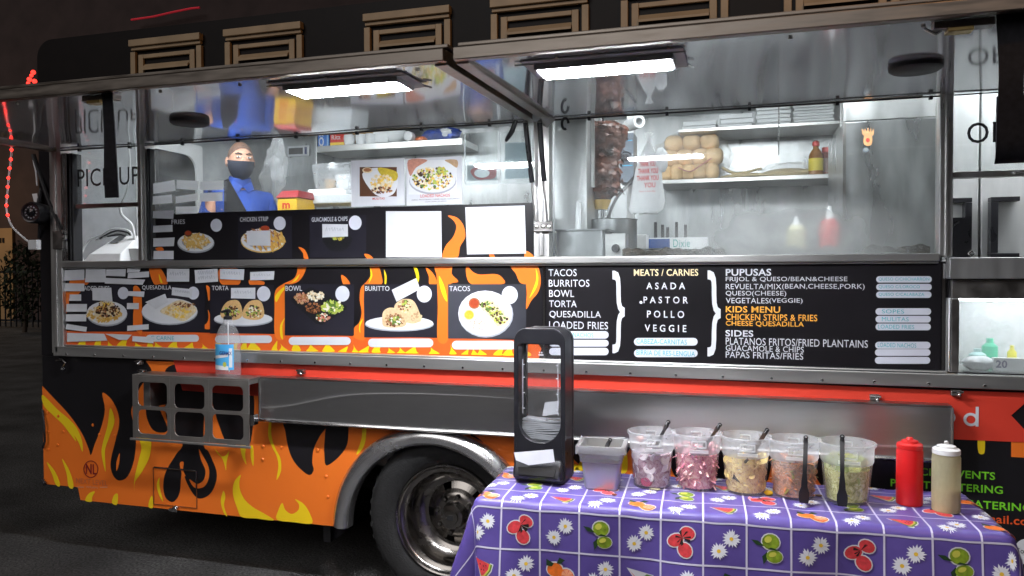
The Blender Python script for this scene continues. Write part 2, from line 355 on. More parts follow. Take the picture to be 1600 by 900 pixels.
# louvred vents
lv = M('louvre_paint', (.36, .27, .17), .5, .1, var=.15, scale=8)
for x0, x1 in ((208, 318), (355, 475), (572, 706), (769, 921), (971, 1138), (1224, 1404)):
    a = P(x0, 60).x; c = P(x1, 40).x; zt = 2.762; zb = 2.33
    b = mb(); b.box(a, c, -.035, -.002, zt-.034, zt, lv); b.box(a+.005, c-.005, -.022, -.002, zt-.052, zt-.037, lv)
    b.box(a, a+.030, -.022, -.002, zb, zt-.06, lv); b.box(c-.030, c, -.022, -.002, zb, zt-.06, lv)
    b.box(a+.045, a+.075, -.016, -.002, zb, zt-.075, lv); b.box(c-.075, c-.045, -.016, -.002, zb, zt-.075, lv); b.box(a+.0755, c-.0755, -.0155, -.002, zt-.096, zt-.076, lv)
    L_ = b.build('louvre_frame', truck, False, .002)
    b = mb()
    for k in range(7):
        z = zt-.150-k*.045
        b.add([(a+.076, -.003, z+.026), (c-.076, -.003, z+.026), (c-.076, -.030, z), (a+.076, -.030, z), (a+.076, -.003, z+.018), (c-.076, -.003, z+.018), (c-.076, -.030, z-.010), (a+.076, -.030, z-.010)],
              [(0, 1, 2, 3), (4, 7, 6, 5), (3, 2, 6, 7), (0, 4, 5, 1), (0, 3, 7, 4), (1, 5, 6, 2)], lv)
    b.build('louvre_slats', L_, False)
# wall behind the menu boards and side strips
pX = lambda a: P(a, 410).x
b = mb(); b.box(P(84, 480).x+.005, pX(1479), .006, .04, 1.102, 1.587, blackw); b.box(pX(1479)+.001, 2.7, .006, .04, 1.102, 1.162, blackw); b.box(pX(1479)+.001, 2.7, .006, .04, 1.447, 1.575, blackw); b.box(TX0, P(84, 480).x, .0, .04, 1.102, 2.234, blackw); b.build('side_wall', truck, False)
# posts and rails
def post(x0, x1, z0, z1, mat=postm, y0=-.022, name='window_post'):
    q = mb(); q.box(x0, x1, y0, .05, z0, z1, mat); xm = (x0+x1)/2; w_ = x1-x0
    q.box(xm-w_*.12, xm+w_*.12, y0-.008, y0-.0005, z0+.005, z1-.005, mat); return q.build(name, truck, False, .003)
post(pX(84.5), pX(102), 1.12, 2.228); post(pX(103), pX(111), 1.62, 2.2, chrome); post(pX(112), pX(118), 1.62, 2.2, blackm, -.012)
post(pX(221), pX(233), 1.617, 2.228); post(pX(234), pX(239), 1.617, 2.2, blackm, -.012)
post(pX(836), pX(860), 1.617, 2.234); post(pX(1465), pX(1486), 1.605, 2.234); post(1.62, 1.67, 1.605, 2.234)
b = mb(); b.box(pX(103), pX(1466), -.030, .05, 1.588, 1.618, steel); b.box(pX(103), pX(1466), -.018, -.004, 1.579, 1.587, steel); b.build('sill_rail', truck, False, .004)
b = mb(); b.box(pX(88), 2.7, -.03, .005, 1.105, 1.158, steel); b.box(pX(88), pX(1480), -.02, .005, 1.160, 1.167, steel)
b.build('lower_rail', truck, False, .004)
for k in range(30): b = mb(); b.lathe([(0, .002), (.0055, .001), (.0065, -.003)], chrome, 8, Matrix.Translation((-3.5+k*.19, -.032, 1.118)) @ Matrix.Rotation(pi/2, 4, 'X')); b.build('rivet', truck)
b = mb(); b.box(pX(88), pX(1440), -.045, .04, 2.223, 2.24, alu); b.build('header_rail', truck, False, .003)
x0, x1, z0, z1 = rect(1484, 408, 1600, 440)
b = mb(); b.box(pX(1478), 2.7, -.05, .005, 1.520, 1.60, steelv); b.build('order_ledge', truck, False, .004)

# glass
b = mb(); b.box(pX(240), pX(835), .018, .022, 1.613, 2.222, pane); b.build('window_pane', truck, False)
b = mb(); b.box(pX(861), pX(1464), .018, .022, 1.613, 2.23, panefog); b.build('window_pane', truck, False, label='steamed greasy pane of the right window')
zsash = P(170, 321).z
b = mb(); b.box(pX(119), pX(220.5), .018, .022, zsash+.012, 2.222, pane); b.build('window_pane', truck, False, label='pane lettered PICK UP')
b = mb(); b.box(pX(118.5), pX(220.8), .0, .03, zsash-.01, zsash+.012, darksteel); b.build('window_sash', truck, False, .002)
zs2 = P(1540, 272).z
b = mb(); b.box(pX(1487), 1.61, .018, .022, zs2+.012, 2.23, pane); b.build('window_pane', truck, False, label='pane lettered ORDER')
b = mb(); b.box(pX(1487), 1.61, .0, .03, zs2-.012, zs2+.012, steel); b.build('window_sash', truck, False, .002)
b = mb(); b.text('PICK UP', (121, 262, 218, 290), glyph, .0165); b.build('window_lettering', truck, False); b = mb(); b.text('ORDER', (1511, 188, 1668, 221), glyph, .0165, .004); b.build('window_lettering', truck, False)
# small window at lower right, interior light box behind it
b = mb(); xa, xb = P(1484, 510).x, 1.9
b.box(xa, xb, -.02, .005, 1.445, 1.517, darksteel); b.box(xa, xa+.028, -.02, .005, 1.163, 1.444, darksteel); b.build('display_frame', truck, False, .003)
b = mb(); b.box(xa+.03, xb, -.004, -.001, 1.165, 1.443, glass('display_glass', refl=.12, dirt=.22, dscale=14)); b.build('display_pane', truck, False)
b = mb(); b.box(xa, xb, .30, .32, 1.13, 1.48, whitep); b.box(xa, xb, .041, .298, 1.13, 1.163, steel); b.box(xa, xb, .041, .298, 1.447, 1.47, steel); b.box(xa-.02, xa+.005, .041, .3, 1.13, 1.48, whitep); b.box(xb, xb+.02, .041, .3, 1.13, 1.48, whitep); b.build('display_niche', truck, False)
b = mb(); b.box(xa+.05, xb-.05, .06, .08, 1.435, 1.446, M('niche_led', (1, 1, 1), .5, emit=30, ecol=(.92, .96, 1))); b.build('display_light', truck, False)

# ------------------------------------------------------------------ awnings
def awning(x0, x1, name_label, fx, sx, strapx, led):
    zo, zi, yo = 2.195, 2.222, -1.10
    b = mb(); zc = lambda y: zi+(zo-zi)*(y/yo)
    nx, ny = 40, 16
    b.grid(lambda u, v: (x0+.02+(x1-x0-.04)*u, -.012+(yo+.03)*v, zc((yo+.03)*v)+.003*sin(7*u*(x1-x0)+.8)*sin(pi*v)+.0015*sin(19*u+5*v)), nx, ny, mirror)
    aw = b.build('awning', truck, label=name_label)
    b = mb(); b.box(x0, x1, yo+.01, -.02, zi+.018, zi+.03, alu)
    b.box(x0, x1, yo-.03, yo+.0, zo-.006, zo+.032, alu)
    for xx in (x0, x1-.042):
        b.add([(xx, yo, zo-.012), (xx+.042, yo, zo-.012), (xx+.042, -.01, zi-.012), (xx, -.01, zi-.012), (xx, yo, zo+.034), (xx+.042, yo, zo+.034), (xx+.042, -.01, zi+.04), (xx, -.01, zi+.04)],
              [(0, 1, 2, 3), (4, 7, 6, 5), (0, 4, 5, 1), (2, 6, 7, 3), (0, 3, 7, 4), (1, 5, 6, 2)], alu)
    b.build('awning_frame', aw, False, .003)
    b = mb(); k = 0; x = x0+.2
    while x < x1-.1:
        b.box(x-.006, x+.006, -.03, -.014, zi-.018, zi-.004, blackm); b.lathe([(0, -.004), (.006, -.002), (.006, .002)], darksteel, 8, Matrix.Translation((x+.1, yo+.06, zo-.001))); x += .33
    b.tube([(x0+.03, -.018, zi-.006), (x1-.03, -.018, zi-.006)], .0032, blackm, 6); b.build('edge_fasteners', aw)
    # LED fixture
    fx0, fx1 = fx; fy0, fy1 = -.985, -.875
    zl = zc(-.93)
    fm = M('fixture_grey', (.42, .42, .44), .55, .1); b = mb(); o4 = [(fx0-.012, fy0-.012), (fx1+.012, fy0-.012), (fx1+.012, fy1+.012), (fx0-.012, fy1+.012)]; i4 = [(fx0-.0005, fy0-.0005), (fx1+.0005, fy0-.0005), (fx1+.0005, fy1+.0005), (fx0-.0005, fy1+.0005)]
    b.ring([(x, y, zl-.004) for x, y in o4], [(x, y, zl-.004) for x, y in i4], (0, 0, -.020), fm); b.box(fx0-.045, fx1+.045, fy0-.05, fy1+.05, zl-.0075, zl-.0035, fm); b.build('light_housing', aw, False, .001)
    b = mb(); b.box(fx0, fx1, fy0, fy1, zl-.0265, zl-.0085, led); b.build('light_diffuser', aw, False)
    b = mb(); b.tube([(fx0-.07, fy0-.02, zl-.008), (fx1+.05, fy0-.02, zl-.008)], .003, darksteel, 6)
    b.tube([(fx1+.045, fy1+.02, zl-.008), (fx1+.06, fy1+.05, zl-.01)], .004, chrome, 6); b.build('light_wire', aw)
    b = mb(); b.lathe([(0, -.024), (.070, -.024), (.078, -.018), (.080, -.006), (.078, .0)], blackm, 36, Matrix.Translation((sx[0], sx[1], zc(sx[1])-.001))); b.build('speaker', aw)
    # rope latch
    lx = strapx+ .02
    b = mb(); b.box(lx-.13, lx+.01, yo+.02, yo+.06, zo-.022, zo-.002, darksteel); b.box(lx-.10, lx-.04, yo+.01, yo+.05, zo-.034, zo-.023, M('brass', (.45, .33, .14), .35, 1)); b.tube([(lx-.15, yo+.04, zo-.012), (lx-.12, yo+.05, zo-.028), (lx-.09, yo+.04, zo-.012)], .005, chrome, 6); b.build('latch', aw, False, .002)
    return aw, yo, zo
awl, yo, zo = awning(-3.60, -.868, 'left awning over the pick up window', (-1.50, -1.095), (-2.26, -.55), P(166, 150, -1.08).x, led2)
awr, _, _ = awning(-.838, 2.6, 'right awning over the order window', (-.61, -.212), (.52, -.59), P(1535, 30, -1.08).x, led)
# straps: flat black webbing hanging from the outer edge
def strap(par, pts, wpx, loopback=False):
    b = mb(); ps = [P(x, y, Y) for x, y, Y in pts]; n_ = len(ps)
    vs = []; fs = []
    for i, p in enumerate(ps):
        w_ = wpx[min(i, len(wpx)-1)]
        tw = .004*sin(i*.5)
        vs += [p+Vector((-w_/2, -.002+tw, 0)), p+Vector((w_/2, -.002+tw*.3, 0)), p+Vector((w_/2, .002+tw*.3, 0)), p+Vector((-w_/2, .002+tw, 0))]
    for i in range(n_-1):
        for j in range(4): fs.append((4*i+j, 4*i+(j+1) % 4, 4*i+4+(j+1) % 4, 4*i+4+j))
    fs += [(3, 2, 1, 0), (4*n_-4, 4*n_-3, 4*n_-2, 4*n_-1)]
    b.add(vs, fs, M('nylon_strap', (.010, .010, .014), .7, 0, var=.3, scale=60, spec=.25)); return b
zz = lambda i: -1.085+.003*sin(i*.7)
strap(awl, [(167+i*.9, 143+i*16.6, zz(i)) for i in range(11)], [.046, .046, .048, .050, .051, .052, .054, .055, .056, .057, .057]).build('strap', awl, True, ang=70)
pts = [(1580+1.5*sin(i*.5), 14+i*17.5, zz(i)) for i in range(13)]+[(1578, 246, -1.075), (1577, 255, -1.06), (1578, 250, -1.045)]+[(1579, 240-i*18, -1.045+.002*i) for i in range(6)]
strap(awr, pts, [.066, .066, .064, .061, .058, .056, .054, .055, .057, .060, .063, .065, .065]).build('strap', awr, True, ang=70)
# struts, hooks between the awnings
def strut(a, c, d):
    b = mb(); b.tube([a, c], .0115, blackp, 10); b.tube([c, d], .005, darksteel, 8); b.ball(d, .011, darksteel, 8); b.ball(a, .012, darksteel, 8); return b.build('gas_strut', truck)
strut(P(821, 192, -.10), P(831, 285, -.055), P(837, 353, -.035)); strut(P(843, 192, -.10), P(850, 283, -.055), P(856, 353, -.035))
b = mb(); b.tube([P(806, 188, -.12), P(800, 205, -.12), P(793, 216, -.12), P(790, 221, -.12)], [.010, .012, .010, .006], blackp); b.build('hook', truck)
b = mb(); c0 = P(883, 193, -.07); b.tube([c0+Vector((.014*cos(a), 0, .024*sin(a)+.0)) for a in [2*pi*i/16 for i in range(14)]], .006, blackp); b.build('hook', truck)
b = mb(); a = P(850, 352, -.03)
b.box(a.x-.045, a.x+.04, -.042, -.0235, a.z-.028, a.z+.016, darksteel)
for k in (-.03, -.0, .026): b.ball((a.x+k, -.046, a.z-.006), .009, chrome, 8)
b.build('strut_bracket', truck, False, .002)
b = mb(); b.add([P(835, 170, -.20), P(868, 186, -.06), P(855, 200, -.05), P(830, 186, -.10)], [(0, 1, 2, 3)], darksteel); b.build('hinge_plate', truck, False)

# ------------------------------------------------------------------ menu boards
MY = 0.0
x0, z0 = P(102, 480).x, 1.168
b = mb(); b.box(x0, pX(848), MY, .0055, 1.168, 1.578, blackw); b.build('left_menu_board', truck, False, .001)
b = mb(); b.box(pX(853), pX(1471), MY-.002, .0055, 1.168, 1.578, M('black_menu_board', (.010, .009, .011), .3, 0, var=.3, scale=3)); b.build('right_menu_board', truck, False, .001)
b = mb(); b.box(pX(849), pX(852), -.004, .0055, 1.168, 1.578, chrome); b.build('board_trim', truck, False); b = mb(); b.box(pX(1472), pX(1477), -.004, .0055, 1.168, 1.578, chrome); b.build('board_trim', truck, False)
b = mb(); za = P(540, 325).z; b.box(pX(241), pX(834), .010, .0165, 1.613, za, blackw); b.build('upper_menu_board', truck, False, .001)
UY = .010
# flame artwork on the boards
b = mb(); e1, e2, e3 = -.0008, -.0014, -.0020
b.decal([(103, 517), (222, 518), (330, 520), (432, 522), (553, 525), (684, 528), (800, 531), (838, 532), (846, 545), (842, 560), (800, 559), (103, 541)], orange2, e1, smooth=False)
for q in ([(216, 520), (207, 505), (209, 480), (206, 455), (212, 446), (220, 455), (222, 480), (222, 520)],
          [(233, 418), (248, 418), (256, 427), (262, 443), (250, 444), (240, 443)],
          [(322, 446), (328, 450), (330, 462), (326, 470), (324, 458)], [(325, 484), (330, 498), (329, 513), (320, 514), (316, 510), (323, 505), (326, 496)],
          [(466, 414), (478, 414), (476, 426), (466, 440), (447, 450), (445, 480), (446, 526), (430, 526), (429, 480), (430, 455), (442, 444), (458, 436), (464, 426)],
          [(577, 414), (590, 414), (596, 430), (596, 444), (575, 445), (569, 455), (569, 490), (571, 529), (553, 527), (553, 513), (561, 504), (565, 488), (562, 468), (564, 450), (573, 440), (580, 428)],
          [(680, 414), (705, 414), (706, 428), (716, 440), (702, 446), (700, 480), (700, 531), (684, 531), (684, 480), (683, 445), (682, 430)],
          [(665, 418), (674, 424), (681, 435), (682, 444), (671, 444), (670, 432)],
          [(729, 414), (738, 424), (750, 429), (772, 428), (783, 432), (788, 443), (760, 444), (737, 444), (729, 432)],
          [(799, 414), (836, 414), (843, 424), (845, 440), (841, 456), (830, 470), (822, 483), (823, 460), (821, 446), (812, 441), (806, 428)],
          [(533, 430), (541, 434), (547, 444), (537, 445)], [(102, 455), (106, 450), (108, 470), (104, 490), (103, 475)], [(112, 436), (140, 436), (136, 445), (110, 470), (108, 450)],
          [(343, 420), (372, 420), (374, 444), (346, 444)], [(390, 437), (412, 440), (410, 446), (392, 446)]):
    b.decal(q, orange, e2)
for q in ([(468, 428), (463, 438), (452, 444), (440, 458), (432, 472), (430, 463), (440, 451), (457, 440)], [(445, 497), (441, 510), (442, 530), (438, 524), (438, 508)],
          [(686, 431), (694, 447), (699, 470), (694, 466), (688, 450)], [(600, 421), (604, 432), (603, 445), (601, 443), (601, 432)], [(645, 414), (652, 420), (655, 434), (652, 443), (650, 430)],
          [(837, 419), (841, 434), (838, 450), (827, 466), (834, 449), (838, 435)], [(567, 498), (563, 510), (563, 520), (561, 515), (562, 505)], [(248, 428), (251, 434), (254, 442), (250, 440)], [(578, 417), (582, 430), (576, 443), (579, 430)]):
    b.decal(q, yellow, e3)
rn = random.Random(11); x = 128
while x < 835:
    yb = 545+(x-128)*.0205; w_ = rn.uniform(9, 20); h_ = rn.uniform(12, 27); s_ = rn.choice((-1, 1))*rn.uniform(3, 9)
    b.decal([(x-w_/2, yb-3.5), (x-w_*.36, yb-h_*.45), (x+s_*.4-w_*.1, yb-h_*.75), (x+s_, yb-h_), (x+s_*.5+w_*.2, yb-h_*.6), (x+w_*.4, yb-h_*.35), (x+w_/2, yb-3.5)], yellow, e3-.00002*x/100, 3)
    x += w_*rn.uniform(1.1, 1.9)
b.build('flame_artwork', truck, False)
b = mb(); u1 = UY-.0008
for q in ([(700, 337), (714, 340), (724, 352), (727, 370), (719, 385), (714, 403), (692, 403), (696, 385), (708, 370), (713, 355), (709, 345)], [(466, 386), (476, 390), (482, 404), (475, 404), (473, 395)], [(569, 397), (577, 398), (584, 405), (575, 405)],
          [(764, 397), (770, 395), (774, 405), (768, 405)], [(243, 388), (252, 386), (256, 391), (247, 392)], [(822, 392), (834, 400), (834, 405), (820, 405)]): b = mb(); b.decal(q, orange, u1); b.build('flame_artwork', truck, False)

# food photographs printed on the boards
FC = {k: M('print_'+k, c, .38, 0, var=.15, scale=90) for k, c in dict(tanfry=(.62, .36, .08), gold=(.70, .45, .12), brown=(.16, .06, .025), dark=(.045, .02, .012), cream=(.72, .60, .38), pale=(.75, .72, .60), lime=(.42, .50, .08), leaf=(.10, .19, .03),
      salsa=(.40, .06, .02), pinkish=(.55, .25, .18), bun=(.66, .42, .18), cheese=(.80, .55, .10), black=(.012, .012, .014), bean=(.34, .14, .06), wrap=(.66, .48, .28), wrap2=(.46, .29, .15), mustard=(.55, .42, .04), olive=(.2, .2, .05)).items()}
class Pic:
    def __init__(s, Y): s.b = mb(); s.Y = Y; s.k = 0
    def y(s): s.k += 1; return s.Y-.0004-s.k*6e-6
    def rect(s, x0, y0, x1, y1, mat): s.b.poly([P(a, c, s.y() if 0 else s.Y-.0004) for a, c in ((x0, y0), (x1, y0+(x1-x0)*.0), (x1, y1), (x0, y1))], mat)
    def el(s, cx, cy, rx, ry, mat): s.b.disc(cx, cy, rx, ry, mat, s.y(), 24)
    def shape(s, pts, mat, sm=True): s.b.decal(pts, mat, s.y(), 4, sm)
    def bits(s, cx, cy, rx, ry, cols, n, sz, seed=0, asp=1., ang=None):
        rn = random.Random(seed)
        for i in range(n):
            r = rn.random()**.5; t = rn.uniform(0, 2*pi); x, y = cx+rx*r*cos(t), cy+ry*r*sin(t); a = rn.uniform(0, pi) if ang is None else ang+rn.uniform(-.5, .5)
            q = rn.uniform(.6, 1.3)*sz; k = rn.choice((5, 6, 7)); Y = s.y(); p = []
            for j in range(k):
                e = 2*pi*j/k; u, v = q*asp*cos(e)*rn.uniform(.7, 1.2), q*sin(e)*rn.uniform(.7, 1.2)
                p.append(P(x+u*cos(a)-v*sin(a), y+u*sin(a)+v*cos(a), Y))
            s.b.poly(p, FC[rn.choice(cols)])
    def build(s, label): return s.b.build('food_picture', truck, False, label=label)
p = Pic(UY); p.el(306, 380, 29, 15.5, plate2); p.el(306, 378.5, 28, 14.5, plate); p.el(306, 378, 22, 10.5, plate2); p.bits(306, 377, 20, 10, ['tanfry', 'gold', 'cream', 'gold'], 130, 1.6, 1, 3.2); p.el(294, 365, 6, 5, FC['brown']); p.el(294, 364, 4.6, 3.4, FC['salsa']); p.build('picture of fries with red sauce')
p = Pic(UY); p.rect(372, 338, 456, 403, picbg); p.el(411, 376, 35, 19, FC['gold']); p.el(411, 375, 34, 18, plate); p.el(411, 375, 28, 14, plate2); p.bits(413, 374, 30, 14, ['tanfry', 'gold', 'tanfry', 'bean'], 170, 1.8, 2, 3.2, .9); p.el(414, 357, 7, 4.5, FC['salsa']); p.build('picture of chicken strips and fries')
p = Pic(UY); p.rect(484, 336, 572, 402, picbg); p.shape([(506, 370), (548, 370), (545, 385), (535, 392), (520, 392), (510, 385)], FC['black']); p.bits(526, 371, 12, 3, ['lime', 'olive', 'mustard'], 25, 2.2, 3); p.build('dark picture of guacamole bowl')
p = Pic(MY-.002); p.rect(126, 445, 208, 518, picbg); p.el(167, 490.5, 32, 19.5, plate2); p.el(167, 489, 31.5, 18.5, plate); p.bits(163, 491, 26, 11, ['tanfry', 'gold', 'cream'], 150, 1.7, 4, 2.6); p.bits(168, 484, 19, 11, ['brown', 'dark', 'bean', 'cream', 'dark'], 170, 1.8, 5); p.bits(166, 475, 11, 4, ['cream', 'brown', 'cheese'], 40, 1.8, 6); p.build('picture of loaded fries')
p = Pic(MY-.002); p.rect(223, 445, 320, 518, picbg); p.el(265, 487.5, 44, 20.5, plate2); p.el(265, 486, 43.5, 20, plate); p.shape([(250, 487), (262, 477), (280, 469), (296, 474), (307, 484), (298, 495), (286, 502), (268, 495)], FC['cream']); p.bits(279, 486, 20, 10, ['cheese', 'cream', 'gold', 'wrap', 'cheese'], 110, 2.1, 7); p.bits(288, 476, 16, 4, ['brown', 'bean', 'wrap2'], 40, 1.6, 8); p.build('picture of a quesadilla')
p = Pic(MY-.002); p.rect(328, 445, 428, 521, picbg); p.el(380, 499.5, 46, 10.5, plate2); p.el(380, 498, 45.5, 10, plate)
for cx in (362, 396):
    p.shape([(cx-16, 496), (cx-15, 482), (cx-6, 471), (cx+8, 469), (cx+15, 478), (cx+16, 494), (cx+4, 500)], FC['bun']); p.bits(cx, 487, 12, 9, ['lime', 'brown', 'pale', 'leaf', 'dark', 'pinkish'], 80, 1.9, cx)
p.build('picture of a torta cut in two')
p = Pic(MY-.002); p.rect(445, 444, 553, 524, picbg); p.shape([(455, 466), (486, 448), (542, 479), (541, 484), (503, 508), (494, 506), (456, 472)], FC['black'], False); p.bits(471, 466, 12, 8, ['bean', 'wrap2', 'bean', 'pinkish'], 80, 1.8, 12); p.bits(493, 462, 13, 8, ['pale', 'pale', 'cream'], 60, 2, 13); p.bits(519, 480, 16, 9, ['lime', 'leaf', 'lime', 'pale'], 90, 2, 14, 2); p.bits(490, 481, 12, 8, ['brown', 'dark', 'bean'], 80, 1.7, 15); p.bits(504, 496, 12, 6, ['salsa', 'pinkish', 'pale', 'leaf'], 60, 1.7, 16); p.build('picture of a burrito bowl in a black tray')
p = Pic(MY-.002); p.rect(569, 444, 683, 527, picbg); p.el(624, 506.5, 54, 11.5, plate2); p.el(624, 505, 53, 11, plate)
p.shape([(616, 482), (622, 471), (634, 467), (647, 471), (656, 490), (658, 500), (645, 506), (628, 500)], FC['wrap']); p.bits(633, 479, 10, 9, ['lime', 'bean', 'cream', 'leaf', 'brown'], 60, 1.8, 17); p.bits(650, 496, 9, 8, ['wrap', 'wrap2'], 30, 2.2, 27)
p.shape([(597, 500), (599, 487), (608, 481), (622, 483), (633, 494), (634, 508), (620, 512), (600, 510)], FC['wrap']); p.bits(616, 500, 15, 10.5, ['bean', 'brown', 'wrap2', 'brown'], 90, 1.9, 18); p.bits(618, 501, 9, 6, ['lime', 'pale', 'leaf'], 40, 1.8, 19); p.build('picture of a burrito cut in two')
p = Pic(MY-.002); p.rect(700, 444, 822, 529, M('grey_photo_print', (.045, .047, .058), .3, 0, var=.3, scale=3)); p.el(759, 491, 43, 36.5, plate2); p.el(758, 489.5, 42, 35.5, plate); p.el(758, 489.5, 33, 27, M('printed_plate_inner', (.60, .63, .68), .4))
p.el(741, 474, 9, 8.8, FC['bean']); p.el(741, 474, 7, 6.8, FC['salsa']); p.el(733, 492, 9, 8.8, FC['cream']); p.el(733, 492, 7.2, 7, FC['mustard'])
for i, (x, y) in enumerate(((738, 507), (747, 503), (753, 509), (745, 510))): p.el(x, y, 6, 6, FC['salsa']); p.el(x, y, 5.4, 5.4, FC['pale'])
for i, (x, y) in enumerate(((760, 477), (768, 484), (776, 492), (783, 501))):
    p.shape([(x-12, y+2), (x-4, y-8), (x+10, y-8), (x+12, y+0), (x-2, y+10)], FC['cream']); p.bits(x, y-1, 10, 5, ['leaf', 'brown', 'dark', 'leaf', 'lime'], 40, 1.9, 30+i)
p.build('picture of four tacos on a plate')
# titles, price dots, blank price labels
b = mb()
for t, bx in (('FRIES', (268, 343, 289, 350)), ('CHICKEN STRIP', (375, 339, 419, 346)), ('GUACAMOLE & CHIPS', (487, 339, 543, 346))): b = mb(); b.text(t, bx, white, UY-.0012, .006); b.build('picture_title', truck, False)
for t, bx in (('LOADED FRIES', (122, 447, 171, 454)), ('QUESADILLA', (222, 446, 268, 453.5)), ('TORTA', (331, 446.5, 357, 453.5)), ('BOWL', (446, 446.5, 472, 454.5)), ('BURITTO', (570.5, 447, 608.5, 454.5)), ('TACOS', (702, 447, 734.5, 455))): b = mb(); b.text(t, bx, white, MY-.0035, .008); b.build('picture_title', truck, False)
def single(fn_, name): q = mb(); fn_(q); return q.build(name, truck, False)
for x, y, r in ((338, 352, 9), (437, 349, 9.5), (555, 348, 10)): single(lambda q: q.disc(x, y, r, r*1.12, pillm, UY-.003), 'price_dot')
for x, y, r in ((192.5, 458, 8.5), (302, 458, 9), (412, 459, 10.5), (535, 459, 11), (663, 459.5, 11.7), (796.5, 461, 12.5)): single(lambda q: q.disc(x, y, r, r*1.12, pillm, MY-.0042), 'price_dot')
for z_ in ((228, 523, 311, 534), (336, 524, 425, 536), (451, 526.5, 548, 539), (575, 529, 677, 542.5), (706, 532.5, 806, 546)): pl_ = single(lambda q: q.pill(*z_, white, MY-.0036), 'price_label'); pl_0 = pl_ if z_[0] == 228 else pl_0
q = mb(); q.text('C CARNE', (236, 525, 272, 531), teal, MY-.0045); q.build('handwriting', pl_0, False)
# right board lettering
b = mb(); Y = -.0032
for t, bx in (('TACOS', (857, 420.5, 901, 431.5)), ('BURRITOS', (857.5, 437, 921, 448)), ('BOWL', (858, 453, 897, 464)), ('TORTA', (858, 469.5, 901, 480)), ('QUESADILLA', (858.5, 486, 939, 498)), ('LOADED FRIES', (858, 502.5, 950, 514)),
              ('FRIJOL & QUESO/BEAN&CHEESE', (1134, 432.5, 1324, 441.5)), ('VEGETALES', (1134, 465.5, 1201, 474)), ('QUESO', (1134, 454.5, 1174, 463)), ('REVUELTA/MIX', (1134, 443.5, 1221, 452)),
              ('PLATANOS FRITOS/FRIED PLANTAINS', (1134, 529.5, 1356, 541)), ('GUACAMOLE & CHIPS', (1134, 540.5, 1256, 549.5)), ('PAPAS FRITAS/FRIES', (1134, 550.5, 1255, 560.5))): b.text(t, bx, white, Y, 0)
for t, bx in (('(BEAN,CHEESE,PORK)', (1222, 443.5, 1351, 453.5)), ('(CHEESE)', (1175, 454.5, 1228.5, 464)), ('(VEGGIE)', (1202, 466, 1254, 475))): b.text(t, bx, white, Y, 0)
for t, bx in (('PUPUSAS', (1134, 420, 1205, 431)), ('SIDES', (1133.5, 516, 1177, 526))): b.text(t, bx, white, Y, .018)
for t, bx in (('A S A D A', (1010, 441.5, 1070.5, 452)), ('P A S T O R', (1005.5, 463.5, 1075, 474)), ('P O L L O', (1011, 485.5, 1069, 496.5)), ('V E G G I E', (1007.5, 507.5, 1072.5, 518.5))): b.text(t, bx, white, Y, .012)
b.disc(1001.5, 472.5, 2.3, 2.3, white, Y)
b.text('MEATS / CARNES', (990.5, 420.5, 1091, 431), cream, Y, .010)
b.text('}', (957, 423, 976, 552), white, Y, .012); b.text('}', (1105.5, 422.5, 1126, 557), white, Y, .012)
for t, bx in (('KIDS MENU', (1134, 478.5, 1219, 488.5)),): b.text(t, bx, ltorange, Y, .016)
for t, bx in (('CHICKEN STRIPS & FRIES', (1134, 491, 1277, 501)), ('CHEESE QUESADILLA', (1134, 502, 1256, 511))): b.text(t, bx, ltorange, Y, .007)
b.build('menu_lettering', truck, False)
for bx, t in (((858, 517.5, 951, 529), 'LOADED NACHOS'), ((858, 531, 951, 541.5), 'SOPAS'), ((858, 543.5, 951, 555), ''), ((990.5, 528, 1090, 540), 'CABEZA-CARNITAS'), ((990.5, 546, 1090, 558), 'BIRRIA DE RES-LENGUA'),
              ((1369, 431.5, 1456, 441.5), 'QUESO C/CHICHARRON'), ((1369, 443.5, 1456, 453.5), 'QUESO C/LOROCO'), ((1369, 455.5, 1455.5, 465.5), 'QUESO C/CALABAZA'), ((1368, 481.5, 1455, 492), ' SOPES'), ((1368, 493.5, 1454.5, 504), ' MULITAS'), ((1368, 505.5, 1454.5, 516), 'LOADED FRIES'),
              ((1367.5, 534, 1454, 545), 'LOADED NACHOS'), ((1367, 545.5, 1454, 556), ''), ((1367, 557.5, 1453.5, 568.5), '')):
    pl_ = single(lambda q: q.pill(*bx, pillm, -.0036), 'price_label')
    if t:
        hw = mb()
        k = min(1, len(t)/18); x0, y0, x1, y1 = bx; ind = 10 if t[0] == ' ' else 4
        hw.text(t.strip(), (x0+ind, y0+2, x0+ind+(x1-x0-8)*min(1, .16+k*.84), y1-2.2), teal, -.0045, 0); hw.build('handwriting', pl_, False)

# ------------------------------------------------------------------ lower panel artwork
b = mb(); f1, f2, f3, f4 = -.0012, -.0020, -.0028, -.0036
top = [(66, 603), (85, 623), (108, 648), (128, 677), (138, 700), (142, 711), (148, 694), (158, 668), (164, 640), (160, 614), (174, 624), (184, 644), (186, 664), (180, 690), (174, 714), (173, 731), (178, 745), (187, 751), (199, 745), (208, 725), (212, 700), (212, 675), (207, 655), (205, 642), (209, 628), (215, 612), (228, 592), (237, 580), (228, 564)]
sp_ = catmull(top, 4, False)
low = [(400, 564), (400, 811), (508, 821), (508, 821), (126, 782), (118, 776), (122, 766), (116, 760), (70, 756)]
b.poly([P(x, y, f1) for x, y in sp_+[(300, 566), (420, 570), (560, 590), (690, 640)]]+[(x, f1, z) for x, z in ((-1.36+.474*cos(a), .335+.474*sin(a)) for a in [pi/2+(pi/2)*i/10 for i in range(11)])]+[(-1.83, f1, .320)]+[(-3.45, f1, .320), (-3.466, f1, .389), (TX0+.003, f1, .389)], orange)
